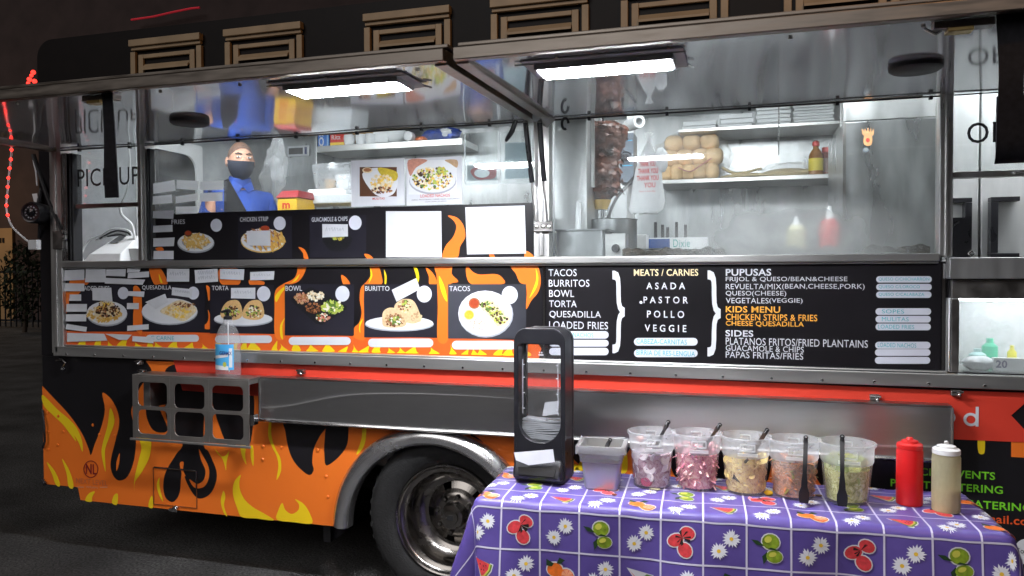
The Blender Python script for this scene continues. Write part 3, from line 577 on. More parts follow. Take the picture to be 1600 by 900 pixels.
b.poly([(x, f1, z) for x, z in ((-1.36+.474*cos(a), .335+.474*sin(a)) for a in [pi*i/20 for i in range(10)])]+[P(720, 640, f1), P(900, 640, f1), P(1330, 640, f1), P(1345, 680, f1), P(1320, 720, f1), P(1300, 790, f1), (.3, f1, .32), (-.886, f1, .32)], orange)
for q in ([(270, 570), (330, 570), (322, 600), (318, 690), (326, 706), (338, 735), (337, 755), (328, 772), (313, 779), (302, 772), (290, 750), (286, 732), (283, 745), (281, 768), (275, 781), (267, 784), (258, 776), (255, 757), (260, 735), (275, 710), (285, 692), (262, 660), (258, 620), (255, 590)],
          [(447, 655), (446, 675), (452, 705), (463, 726), (482, 742), (490, 735), (488, 722), (490, 702), (500, 681), (512, 664), (505, 655)],
          [(513, 660), (507, 690), (507, 712), (510, 727), (526, 717), (540, 700), (544, 682), (541, 660)],
          [(735, 680), (748, 685), (768, 705), (781, 724), (768, 716), (752, 702)], [(620, 640), (690, 640), (690, 668), (640, 668)], [(330, 600), (392, 600), (392, 690), (372, 694), (352, 690)], [(240, 600), (250, 640), (262, 670), (250, 676), (236, 668), (228, 640)],
          [(890, 690), (912, 690), (908, 725), (893, 712)], [(1046, 690), (1062, 690), (1066, 750), (1050, 735)], [(1225, 690), (1300, 690), (1296, 770), (1270, 740), (1240, 720)], [(187, 708), (182, 722), (182, 736), (186, 724)],
          [(930, 660), (935, 720), (950, 770), (965, 730), (985, 700), (1000, 660)], [(1100, 660), (1105, 740), (1130, 810), (1150, 745), (1155, 660)], [(1020, 780), (1030, 840), (1050, 845), (1052, 800), (1040, 770)], [(1180, 660), (1185, 720), (1200, 750), (1210, 660)]):
    b.decal(q, blackw if q[0] != (187, 708) else orange, f2)
for q in ([(287, 722), (281, 724), (284, 740), (290, 744), (286, 734)], [(296, 749), (304, 762), (318, 761), (326, 748), (326, 730), (317, 712), (311, 702), (314, 718), (321, 735), (318, 750), (308, 756)]): b.decal(q, orange, f3)
for q in ([(67, 617), (90, 640), (108, 655), (120, 669), (128, 688), (129, 706), (123, 692), (116, 680), (119, 690), (108, 676), (97, 662), (82, 648), (68, 633)],
          [(172, 638), (178, 650), (178, 663), (170, 685), (164, 705), (165, 737), (159, 712), (160, 695), (168, 665)],
          [(217, 680), (235, 685), (234, 712), (222, 737), (211, 753), (210, 768), (210, 748), (217, 718), (221, 700)],
          [(97, 717), (107, 732), (114, 752), (114, 763), (107, 760), (104, 740)], [(73, 722), (85, 735), (93, 753), (93, 760), (87, 757), (81, 740)], [(133, 782), (139, 771), (148, 768), (144, 777), (143, 784)],
          [(175, 786), (178, 774), (184, 772), (183, 788)], [(232, 792), (234, 780), (238, 775), (239, 793)], [(249, 746), (245, 757), (248, 772), (255, 784), (251, 768), (249, 756)], [(349, 767), (345, 783), (349, 800), (355, 807), (350, 790), (352, 776)],
          [(376, 742), (366, 753), (364, 772), (371, 795), (378, 808), (400, 810), (428, 813), (412, 802), (396, 793), (382, 780), (375, 765), (374, 753)],
          [(433, 812), (435, 797), (441, 786), (446, 797), (456, 803), (466, 797), (467, 788), (461, 780), (474, 787), (484, 802), (487, 818), (460, 816)],
          [(421, 655), (419, 680), (425, 698), (432, 712), (435, 728), (432, 750), (439, 736), (438, 716), (430, 700), (424, 680), (424, 655)],
          [(566, 660), (565, 685), (557, 710), (567, 700), (572, 682), (571, 660)], [(335, 700), (343, 712), (352, 712), (358, 705), (354, 722), (353, 735), (348, 718)], [(376, 695), (378, 712), (385, 726), (383, 712), (384, 695)], [(392, 697), (392, 715), (396, 728), (396, 700)],
          [(898, 735), (906, 722), (912, 700), (910, 735)], [(968, 690), (978, 700), (980, 735), (966, 738)], [(905, 740), (890, 735), (900, 725)]):
    b.decal(q, yellow, f3)
b.build('flame_artwork', truck, False)
# red ribbon with lettering
b = mb()
b.poly([P(x, y, f4) for x, y in ((270, 560), (400, 563), (800, 580), (1200, 598), (1480, 610), (1620, 614), (1580, 649), (1620, 692), (1480, 686), (1100, 670), (285, 610))], red); b.build('red_ribbon', truck, False)
b = mb(); b.text('m', (307, 585, 332, 600), white, f4-.001, .02); b.build('ribbon_lettering', truck, False)
def bowl(q, px, py, r_):
    c = P(px, py, f4-.001); q.ring([c+Vector((r_*cos(t), 0, r_*sin(t))) for t in [2*pi*k/32 for k in range(32)]], [c+Vector((r_*.60*cos(t), 0, r_*.60*sin(t))) for t in [2*pi*k/32 for k in range(32)]], (0, -.0006, 0), white); return c
b = mb(); bowl(b, 1481, 652, .026); b.build('ribbon_lettering', truck, False)
b = mb(); c = bowl(b, 1517, 655.5, .0255); b.box(c.x+.0155, c.x+.0258, f4-.0022, f4-.0017, c.z-.0255, c.z+.050, white); b.build('ribbon_lettering', truck, False)
b = mb(); Y = -.0012
b.text('SPECIAL EVENTS', (1408, 733.5, 1555, 745.5), green, Y, .018); b.build('side_lettering', truck, False); b = mb(); b.text('PRIVATE CATERING', (1391.5, 754, 1567, 766), green, Y, .018); b.build('side_lettering', truck, False); b = mb(); b.text('CATERING', (1507, 784, 1612, 796.5), green, Y, .018)
b.build('side_lettering', truck, False); b = mb(); b.text('gmail.com', (1528, 806, 1624, 823), M('orange_red_print', (.75, .10, .02), .4), Y, .014); b.build('side_lettering', truck, False)
b = mb(); b.disc(1603, 862, 19, 20, white, -.0012); b.text('Google', (1586, 857, 1620, 868), glyph, -.002)
b.build('sticker', truck, False); b = mb(); b.decal([(1528, 686), (1538, 686), (1539, 700), (1537, 709), (1529, 707)], yellow, -.0012); b.build('flame_artwork', truck, False); b = mb(); b.decal([(1580, 690), (1620, 690), (1620, 716), (1580, 714)], orange, -.0012, smooth=False); b.build('flame_artwork', truck, False)
# maker's emblem
b = mb(); c = P(142, 733, f4); 
for k in (0,): 
    A = [P(142+11.5*cos(t), 733+13.5*sin(t), f4) for t in [2*pi*i/40 for i in range(40)]]; B = [P(142+10.3*cos(t), 733+12.3*sin(t), f4) for t in [2*pi*i/40 for i in range(40)]]; b.ring(A, B, (0, -.0005, 0), logored)
b.text('NL', (134, 725, 151, 741), logored, f4, .02); b.text('NEXT LEVEL', (119, 749, 168, 757), M('faded_print', (.55, .16, .06), .4), f4); b.text('WRAPS', (134, 760, 153, 763), M('faded_print2', (.62, .3, .18), .4), f4)
b.pill(120, 760.6, 131, 761.8, MATS['faded_print2'], f4); b.pill(156, 760.6, 168, 761.8, MATS['faded_print2'], f4); b.build('maker_emblem', truck, False)
# fuel hatch
b = mb(); x0, x1, z0, z1 = rect(240, 733, 308, 791, -.003)
for q in ((x0, x1, z1-.003, z1), (x0, x0+.003, z0, z1), (x1-.003, x1, z0, z1), (x0, x1, z0, z0+.003)): b.box(q[0], q[1], -.006, -.0037, q[2], q[3], M('hatch_gap', (.18, .06, .02), .6))
b.tube([(x0+.01, -.008, z1+.003), (x1-.002, -.008, z1+.003)], .0035, chrome, 6); b.tube([(x1-.001, -.008, z1), (x1-.001, -.008, z1-.09)], .003, chrome, 6); b.build('fuel_hatch', truck, False)
b = mb(); c = P(274, 795, -.01); b.lathe([(0, .0), (.017, .0), (.02, .008), (.012, .018), (0, .02)], chrome, 12, Matrix.Translation((c.x, -.004, c.z)) @ Matrix.Rotation(pi/2, 4, 'X')); b.box(c.x-.03, c.x+.02, -.024, -.005, c.z-.012, c.z+.004, chrome); b.build('hatch_lock', truck, False, .002)
b = mb()
for x, y in ((75, 645), (76, 675), (91, 695), (92, 650), (77, 702), (100, 674), (146, 664), (156, 679), (180, 681), (412, 697), (441, 699), (497, 703), (510, 744), (513, 776), (411, 718)):
    c = P(x, y); b = mb(); b.lathe([(0, .004), (.007, .0025), (.009, 0)], orange, 8, Matrix.Translation((c.x, -.004, c.z)) @ Matrix.Rotation(pi/2, 4, 'X')); b.build('rivet', truck)
b = mb(); b.tube([P(66, 640, -.01), P(69, 665, -.02), P(70, 690, -.02), P(67, 700, -.01)], .006, blackm); b.tube([P(66, 750, -.01), P(70, 757, -.02)], .01, blackm); b.build('side_handle', truck)
b = mb(); a = P(100, 566, -.02); b.tube([P(88, 563, -.01), P(97, 562, -.03), P(102, 567, -.04), P(98, 574, -.03)], .007, chrome); b.ball(P(98, 577, -.03), .012, blackp, 8); b.build('latch', truck)
def latch(px, py, Y=-.02):
    q = mb(); c = P(px, py, Y); q.box(c.x-.018, c.x+.018, Y-.004, -.005, c.z-.008, c.z+.014, darksteel); q.tube([(c.x-.02, Y-.01, c.z+.01), (c.x+.022, Y-.012, c.z+.008)], .005, chrome, 6); q.ball((c.x+.008, Y-.012, c.z-.004), .009, chrome, 8); q.build('shelf_latch', truck, False, .002)
for q in ((470, 582), (1367, 622), (1494, 615), (217, 567), (222, 582)): latch(*q)

# ------------------------------------------------------------------ folded steel shelf and rack
b = mb(); xa, xb = -2.262, .752
ys = lambda t: -.068-.006*t
n_ = 60
b.grid(lambda u, v: (xa+(xb-xa)*u, ys(v)+.0035*sin(2.1*(xa+(xb-xa)*u)+1)*sin(pi*v), 1.035-.20*v), n_, 10, shelfm); b.build('counter_shelf', truck)
b = mb(); b.tube([(xa, ys(1)-.006, .834), (xb, ys(1)-.006, .834)], .0085, chrome, 8); b.box(xa-.004, xa, -.078, -.004, .83, 1.036, darksteel); b.box(xb, xb+.004, -.078, -.004, .83, 1.036, shelfm); b.box(xa, xb, ys(0), -.004, 1.036, 1.043, darksteel); b.build('shelf_rim', truck, False)
rack = mb(); xl, xr, zb, zt, yf = -2.955, -2.268, .722, 1.035, -.15
def rrect(cx, cz, hx, hz, r, n_=6):
    o = []
    for sx_, sz_, a0 in ((1, 1, 0), (-1, 1, pi/2), (-1, -1, pi), (1, -1, 3*pi/2)):
        for i in range(n_): a_ = a0+pi/2*i/(n_-1); o.append((cx+sx_*(hx-r)+r*cos(a_), cz+sz_*(hz-r)+r*sin(a_)))
    return o
cw = (xr-xl)/3; ch = (zt-zb)/2
for i in range(3):
    for j in range(2):
        cx, cz = xl+cw*(i+.5), zb+ch*(j+.5); A = rrect(cx, cz, cw/2, ch/2, .0005); B = rrect(cx+(.008 if i == 0 else -.008 if i == 2 else 0), cz+(.006 if j == 0 else -.012), cw/2-.026, ch/2-.018, .026)
        rack.ring([(x, yf, z) for x, z in A], [(x, yf, z) for x, z in B], (0, .006, 0), M('grey_steel_rack', (.34, .32, .30), .4, .85, var=.15, scale=8))
rk = MATS['grey_steel_rack']
rack.box(xl, xr, yf, -.02, zt+.0005, zt+.008, rk); rack.box(xl-.012, xr+.01, yf-.008, yf, zb-.012, zb-.0005, steel); rack.box(xl, xl+.02, yf+.008, -.02, zt-.02, zt-.0005, rk); rack.box(xr-.02, xr, yf+.008, -.02, zt-.02, zt-.0005, rk)
rack.build('bottle_rack', truck, False, .002)
b = mb(); b.box(xr+.008, xr+.03, yf-.006, yf+.03, zb+.1, zb+.15, chrome); b.build('rack_bracket', truck, False, .002); b = mb(); b.box(xl+.06, xl+.10, -.14, -.02, zt-.16, zt-.02, darksteel); b.build('rack_bracket', truck, False, .002)

# ------------------------------------------------------------------ wheel and fender
b = mb(); FC_X, FC_Z = -1.375, .345
prof = [(.505, .0), (.512, -.015), (.508, -.035), (.490, -.055), (.465, -.066), (.440, -.064), (.425, -.050), (.420, -.02), (.420, .0)]
N_ = 44; a0, a1 = pi+.02, .02
def fpt(u, v):
    a_ = a0+(a1-a0)*u; k = v*(len(prof)-1); i = min(int(k), len(prof)-2); t = k-i
    r_ = prof[i][0]*(1-t)+prof[i+1][0]*t; y_ = prof[i][1]*(1-t)+prof[i+1][1]*t
    return (FC_X+r_*cos(a_), y_-.004, FC_Z+.0+r_*sin(a_)*.97)
b.grid(fpt, N_, 16, M('fender_steel', (.74, .74, .75), .24, .95, var=.06, rvar=.05, scale=9)); b.build('fender_trim', truck)
whl = mb(); TW = Matrix.Translation((WCX, .0, WCZ)) @ Matrix.Rotation(-pi/2, 4, 'X')   # local z -> +y (into the truck)
whl.lathe([(.262, .006), (.275, -.006), (.31, -.02), (.36, -.022), (.385, -.010), (.40, .012), (.402, .03), (.394, .04), (.402, .05), (.402, .09), (.394, .097), (.402, .104), (.402, .15), (.394, .157), (.402, .165), (.40, .2), (.37, .235), (.27, .24)], rubber, 64, TW, cap=False)
for k in range(44):
    a_ = 2*pi*k/44; whl.box(-.011, .011, -.004, .006, -.012+.016, .03, rubber, TW @ Matrix.Rotation(a_, 4, 'Z') @ Matrix.Translation((0, .395, 0)))
wh = whl.build('wheel', truck)
b = mb(); rimm = M('polished_wheel_steel', (.23, .215, .20), .25, 1, var=.10, scale=12, rvar=.08)  # steel colour kept dark, the wheel arch shadow is put into it
b.lathe([(.262, .02), (.262, -.004), (.256, -.012), (.250, -.008), (.246, .006), (.238, .014), (.222, .020), (.216, .03), (.214, .075), (.205, .10), (.185, .122), (.165, .130)], rimm, 64, TW, cap=False)
NH = 5
def disc_pt(r_, a_, z_): return (r_*cos(a_), r_*sin(a_), z_)
# disc with oval hand holes: ring of segments, holes left open
nseg = 60; rr_ = [.165, .150, .118, .105]
zz_ = [.130, .131, .118, .108]
for i in range(nseg):
    a_, c_ = 2*pi*i/nseg, 2*pi*(i+1)/nseg
    for j in range(3):
        if j == 1 and (i % 12) in (4, 5, 6): continue
        b.add([disc_pt(rr_[j], a_, zz_[j]), disc_pt(rr_[j], c_, zz_[j]), disc_pt(rr_[j+1], c_, zz_[j+1]), disc_pt(rr_[j+1], a_, zz_[j+1])], [(0, 1, 2, 3)], rimm, TW)
b.lathe([(.105, .108), (.095, .100), (.075, .098), (.062, .098)], rimm, 48, TW, cap=False); b.build('rim', wh)
b = mb(); b.lathe([(.064, .1), (.060, .055), (.055, .046), (.036, .042), (.034, .036), (.020, .034), (0, .034)], rimm, 40, TW); b.box(-.014, .014, -.011, .011, .0315, .0335, blackm, TW); b.build('hub_cap', wh)
lug = mb(); lug.lathe([(.013, .1), (.013, .082), (.009, .076), (0, .075)], rimm, 6); lg = lug.m and lug
for k in range(8):
    q = mb(); a_ = 2*pi*k/8+.2; q.lathe([(.013, .1), (.013, .080), (.009, .074), (0, .073)], rimm, 6, TW @ Matrix.Translation((.086*cos(a_), .086*sin(a_), 0))); q.build('lug_nut', wh)

# ------------------------------------------------------------------ truck interior
for x in (-2.7, -1.35, .05, 1.45):
    b = mb(); b.prism([(x-.5, .20, 2.50), (x-.5, .30, 2.585), (x-.5, .30, 2.60), (x-.5, .185, 2.51)], (1.0, 0, 0), M('interior_led', (1, 1, 1), .5, emit=32, ecol=(.95, .98, 1))); b.build('interior_light', truck, False)
b = mb(); b.box(-3.6, -1.0, 1.5, 2.09, 1.48, 1.52, steel); b.box(-3.6, -1.0, 1.52, 2.08, .71, 1.47, darksteel); b.build('prep_counter', truck, False, .003); b = mb(); b.box(-.7, 2.4, 1.6, 2.09, 1.44, 1.48, steel); b.build('prep_counter', truck, False, .003)
b = mb(); b.box(-2.9, -.95, .06, .30, 1.545, 1.575, steel); b.build('service_ledge', truck, False, .002)
# door with arched window on the left end wall
b = mb(); A = rrect(0, 0, .30, .34, .02, 6); B = rrect(0, 0, .24, .26, .11, 6)
b.ring([(-3.655, .95+x, 2.10+z) for x, z in A], [(-3.655, .95+x, 2.10+z) for x, z in B], (.02, 0, 0), whitep); b.poly([(-3.650, .95+x, 2.10+z) for x, z in B], blackg); b.build('end_window', truck, False)
# shelf along the back of the left half
sh0 = rect(495, 222, 722, 232, 1.75)
b = mb(); b.box(sh0[0], sh0[1], 1.75, 2.09, sh0[2], sh0[3], steel); b.build('wall_shelf', truck, False, .003)
x0, x1, z0, z1 = rect(430, 215, 495, 330, 1.85)
b = mb(); b.box(x0, x1, 1.85, 2.09, 1.53, 2.6, kitchm); b.build('tall_cabinet', truck, False, .004)
x0, x1, z0, z1 = rect(450, 228, 483, 244, 1.84); b = mb(); b.box(x0, x1, 1.835, 1.848, z0, z1, M('controller_grey', (.5, .52, .55), .4)); b.box(x0+.01, x1-.05, 1.832, 1.834, z0+.015, z1-.015, blackm); b.box(x1-.035, x1-.015, 1.832, 1.834, z0+.012, z1-.012, M('controller_navy', (.02, .03, .12), .4)); b.build('thermostat', truck, False, .002)

def boxpx(x0, y0, x1, y1, Y, depth, mat, bevel=.002):
    a, c, z0, z1 = rect(x0, y0, x1, y1, Y); q = mb(); q.box(a, c, Y, Y+depth, z0, z1, mat); return q, (a, c, z0, z1)
def solo(q, name, label, cat, group=None, **k):
    o = q.build(name, None, **k); return tag(o, label, cat, group)
cardblue = M('blue_carton', (.03, .16, .55), .4); cardred = M('red_carton', (.55, .03, .02), .4); cardkraft = M('kraft_carton', (.40, .26, .13), .7)
def front_face(px, Y):
    pass
q, r_ = boxpx(497, 206, 514, 230, 1.78, .12, cardblue); q.text('O', (498, 214, 506, 229), white, 1.7785, .03); q.text('R', (499, 207, 506, 213), white, 1.7785, .03); q.box(r_[0]+.075, r_[1]-.004, 1.7765, 1.779, r_[2]+.01, r_[3], M('pale_blue_print', (.3, .5, .75), .4)); solo(q, 'food_carton', 'blue carton with white letters standing first on the back shelf', 'carton', 'food cartons on the back shelf', smooth=False)
q, r_ = boxpx(516, 208, 538, 229, 1.78, .12, cardred); q.box(r_[0], r_[1], 1.776, 1.779, r_[2], r_[2]+.03, M('yellow_print', (.8, .55, .04), .4)); q.text('Ritz', (518, 211, 532, 218), white, 1.7755, .02); solo(q, 'food_carton', 'red and yellow carton on the back shelf beside the blue one', 'carton', 'food cartons on the back shelf', smooth=False)
q, r_ = boxpx(551, 206, 584, 222, 1.90, .12, cardkraft); solo(q, 'cardboard_box', 'brown cardboard box on the back shelf behind the white cups', 'box', smooth=False)
cupl = ['white foam cup on the back shelf nearest the red carton', 'middle one of three white foam cups on the back shelf', 'white foam cup on the back shelf next to the foam trays']
for i, x in enumerate((546, 564, 579)):
    a, c, z0, z1 = rect(x-8, 218, x+8, 230, 1.80); q = mb(); r_ = (c-a)/2; q.lathe([(r_*.8, 0), (r_, .05), (r_*.95, .075), (0, .08)], foam, 18, Matrix.Translation(((a+c)/2, 1.80, sh0[3]+.0))); solo(q, 'foam_cup', cupl[i], 'cup', 'foam cups on the back shelf')
q, r_ = boxpx(583, 203, 606, 222, 1.80, .18, foam); q.ball(((r_[0]+r_[1])/2+.09, 1.86, r_[2]+.06), (.09, .07, .065), foam, 14); solo(q, 'foam_tray_pack', 'white wrapped pack of foam trays on the back shelf', 'tray pack', smooth=True)
a = P(642, 217, 1.8); q = mb(); q.lathe([(.035, 0), (.035, .05), (.028, .055), (0, .055)], whitep, 18, Matrix.Translation((a.x, 1.8, sh0[3]+.036)) @ Matrix.Rotation(pi/2, 4, 'X')); solo(q, 'paper_roll', 'small white roll lying on the back shelf', 'roll')
q = mb(); c = P(658, 218, 1.82); q.ball((c.x, 1.82, sh0[3]+.02), (.05, .04, .02), M('orange_wrapper', (.7, .15, .03), .3), 12, lump=.15, seed=1); solo(q, 'snack_packet', 'small orange packet on the back shelf next to the white roll', 'packet')
q = mb(); c = P(690, 215, 1.82); q.ball((c.x, 1.83, sh0[3]+.045), (.14, .06, .045), M('blue_wrapper', (.03, .08, .42), .22, .2, var=.4), 16, lump=.2, seed=2); q.ball((c.x+.04, 1.81, sh0[3]+.055), (.05, .05, .03), foam, 12, lump=.2, seed=3); solo(q, 'snack_bag', 'crumpled blue and white bag on the back shelf', 'bag')
# containers on the rear counter by the posters
a, c, z0, z1 = rect(490, 258, 548, 305, 1.1); q = mb()
T_ = Matrix.Translation(((a+c)/2, 1.18, z0)); w_ = (c-a)/2
q.add([(-w_*.86, -.08, 0), (w_*.86, -.08, 0), (w_*.86, .08, 0), (-w_*.86, .08, 0), (-w_, -.1, z1-z0), (w_, -.1, z1-z0), (w_, .1, z1-z0), (-w_, .1, z1-z0)], [(0, 3, 2, 1), (0, 1, 5, 4), (1, 2, 6, 5), (2, 3, 7, 6), (3, 0, 4, 7)], pail, T_); q.ring([Vector((x+(a+c)/2, 1.18+y, z1)) for x, y in rrect(0, 0, w_+.006, .106, .02)], [Vector((x+(a+c)/2, 1.18+y, z1)) for x, y in rrect(0, 0, w_-.003, .097, .02)], (0, 0, .008), pail)
solo(q, 'plastic_tub', 'clear plastic tub of cups standing beside the posters', 'tub', smooth=False)
q = mb()
for k, dx in enumerate((-.05, .03, .085)): q.lathe([(.03, .0), (.04, .13 if k else .10), (.0, .135 if k else .105)], foam if k else M('tan_cookies', (.5, .33, .18), .7), 14, Matrix.Translation(((a+c)/2+dx, 1.17, z0+.006)))
q.ball(((a+c)/2-.03, 1.16, z1), (.035, .03, .03), foam, 12); solo(q, 'stacked_cups', 'stacks of white cups and lids inside the clear plastic tub', 'cups')
q, r_ = boxpx(464, 304, 550, 318, .9, .22, M('grey_foam', (.52, .55, .58), .7)); q.box(r_[0]+.02, r_[1]-.05, .92, 1.1, r_[3], r_[3]+.025, foam); q.box(r_[0]+.05, r_[1]-.08, .94, 1.08, r_[3]+.025, r_[3]+.04, foam); solo(q, 'foam_container', 'white foam clamshell container lying below the clear tub', 'container', smooth=False, bevel=.008)
q, r_ = boxpx(433, 309, 464, 334, .72, .2, M('yellow_plastic', (.66, .40, .03), .4)); q.text('m', (441, 317, 453, 326), MATS['red_carton'], .7185, .03); ye = thing('food_warmer_box', 'yellow insulated box with a red lid beside the man', 'box', ((r_[0]+r_[1])/2, .82, r_[2])); q.build('box', ye, False, .006)
q = mb(); q.add([(r_[0]-.01, .71, r_[3]), (r_[1]+.01, .71, r_[3]), (r_[1]+.01, .93, r_[3]), (r_[0]-.01, .93, r_[3]), (r_[0]+.02, .74, r_[3]+.045), (r_[1]-.0, .74, r_[3]+.045), (r_[1]-.0, .9, r_[3]+.045), (r_[0]+.02, .9, r_[3]+.045)], [(0, 3, 2, 1), (4, 5, 6, 7), (0, 1, 5, 4), (1, 2, 6, 5), (2, 3, 7, 6), (3, 0, 4, 7)], M('maroon_plastic', (.30, .015, .02), .4)); q.build('lid', ye, False, .006)
yb = M('bright_yellow_plastic', (.66, .44, .04), .4)
q = mb(); q.lathe([(.12, 0), (.15, .28), (.155, .3), (.14, .3), (0, .29)], yb, 28, Matrix.Translation((-2.35, .95, 1.46))); solo(q, 'bucket', 'tall yellow bucket inside the truck below the window, mirrored in the awning', 'bucket')
q = mb(); q.lathe([(.11, 0), (.12, .04), (.11, .1), (.12, .2), (.115, .26), (.08, .28), (0, .28)], M('amber_plastic', (.62, .38, .10), .3), 28, Matrix.Translation((-1.98, .95, 1.47))); q.lathe([(.1225, .12), (.1225, .19)], M('pale_label', (.6, .65, .68), .5), 28, Matrix.Translation((-1.98, .95, 1.47))); solo(q, 'drink_jug', 'amber drink jug with pale label next to the yellow bucket', 'jug')
q, _ = boxpx(300, 330, 430, 332, .4, .3, steel)
# plastic bag near the man's shoulder
q = mb(); c = P(418, 268, .95); q.ball((c.x, 1.0, c.z-.04), (.085, .05, .13), bag2, 26, lump=.22, seed=5); q.ball((c.x+.04, 1.0, c.z+.08), (.06, .04, .13), bag2, 22, lump=.3, seed=6); solo(q, 'plastic_bag', 'thin clear plastic bag hanging beside the man', 'bag')

# posters on the glass
def poster(x0, y0, x1, y1, name, label, fn_):
    a, c, z0, z1 = rect(x0, y0, x1, y1, .012); t = thing(name, label, 'poster', ((a+c)/2, .012, z0)); q = mb(); q.box(a, c, .0095, .0125, z0, z1, paper); q.build('sheet', t, False); pb = Pic(.009); fn_(pb); pb.b.build('food_picture', t, False); return t
def f_mul(p):
    p.rect(562, 261, 620, 307, M('print_wood', (.10, .045, .025), .4)); p.shape([(566, 272), (590, 262), (620, 275), (617, 300), (600, 308), (582, 300)], plate); p.el(574, 266, 8, 4.5, FC['cream']); p.el(574, 265.5, 6, 3, FC['bean']); p.shape([(590, 262), (619, 268), (619, 282), (602, 280)], FC['mustard']); p.bits(597, 285, 17, 12, ['cream', 'cheese', 'pale', 'cream', 'gold'], 90, 2.4, 41); p.bits(597, 297, 16, 5, ['dark', 'brown', 'bean', 'cream'], 60, 1.8, 42); p.b.text('MULITAS', (582, 308.5, 601, 312), MATS['red_carton'], .0075, .01)
def f_nach(p):
    p.rect(638, 250, 714, 304, M('print_white', (.70, .72, .74), .4)); p.shape([(638, 250), (668, 250), (650, 262), (641, 275)], FC['pinkish']); p.shape([(695, 250), (714, 250), (714, 262), (704, 256)], FC['wrap2']); p.el(676, 283, 37, 21, plate2); p.el(676, 281, 36, 20, plate); p.bits(676, 279, 31, 17, ['cream', 'leaf', 'gold', 'brown', 'pale', 'dark', 'lime', 'cheese'], 260, 2.2, 43); p.bits(690, 267, 9, 6, ['lime', 'olive', 'mustard'], 30, 2.2, 44); p.b.text('LOADED NACHOS', (657, 303, 703, 308), MATS['red_carton'], .0075, .01); p.b.text('ASADA, PINTO BEANS, CHEESE, SALSA, GUACAMOLE', (643, 310.3, 718, 312.6), glyph, .0075); p.b.text('SOUR CREAM, JALAPENO', (664, 314, 698, 316), glyph, .0075)
poster(549, 249, 632, 322, 'menu_poster', 'white poster reading MULITAS with a plated food photo', f_mul)
poster(635.5, 246, 722, 320, 'menu_poster', 'white poster reading LOADED NACHOS with a loaded plate photo', f_nach)
# clear document holders behind the glass
for i, (x0, y0, x1, y1) in enumerate(((727, 207, 778, 287), (782, 205, 830, 286))):
    a, c, z0, z1 = rect(x0, y0, x1, y1, .05); t = thing('document_holder', ('clear plastic document holder with a red bordered card behind the glass', 'clear plastic document holder with a white printed sheet next to the struts')[i], 'document holder', ((a+c)/2, .05, z0))
    q = mb(); q.box(a, c, .05, .052, z0, z1, clear); q.box(a-.004, a, .046, .056, z0, z1, bag); q.box(c, c+.004, .046, .056, z0, z1, bag); q.box(a, c, .046, .056, z0-.004, z0, bag); q.build('holder', t, False)
    q = mb()
    if i == 0:
        q.box(*rect(730, 258, 776, 282, .053)[:2], .0535, .0545, *rect(730, 258, 776, 282, .053)[2:], M('grey_card', (.34, .36, .38), .5)); q.decal([(735, 268), (745, 260), (764, 260), (775, 262), (774, 277), (760, 280), (745, 280)], MATS['maroon_plastic'], .053); q.disc(753, 270.5, 12, 7, MATS['print_white'], .0525)
    else: q.box(a+.02, c-.01, .0535, .0545, z0+.02, z1-.05, M('pale_blue_sheet', (.5, .58, .62), .6))
    q.build('card', t, False)

# ------------------------------------------------------------------ people
def skinned(pts, edges, root, name, mat, parent, sub=2):
    me = bpy.data.meshes.new(name); off = WORLD[parent.name]
    me.from_pydata([Vector(p[:3])-off for p in pts], edges, []); me.materials.append(mat)
    o = bpy.data.objects.new(name, me); COL.objects.link(o); o.parent = parent; WORLD[o.name] = off
    sk = o.modifiers.new('skin', 'SKIN'); sk.use_smooth_shade = True
    for i, p in enumerate(pts): me.skin_vertices[0].data[i].radius = p[3:5] if len(p) > 4 else (p[3], p[3]); me.skin_vertices[0].data[i].use_root = (i == root)
    s_ = o.modifiers.new('sub', 'SUBSURF'); s_.levels = s_.render_levels = sub
    dg = bpy.context.evaluated_depsgraph_get(); dg.update(); m2 = bpy.data.meshes.new_from_object(o.evaluated_get(dg)); o.modifiers.clear(); o.data = m2
    m2.polygons.foreach_set('use_smooth', [True]*len(m2.polygons)); return o
skin = M('skin', (.48, .25, .165), .5, 0, var=.08, scale=25); shirtm = M('royal_blue_shirt', (.013, .052, .28), .8, 0, var=.3, scale=9, bump=.9, bscale=11, stretch=(1, 1, .5)); trous = M('dark_trousers', (.02, .02, .025), .8)
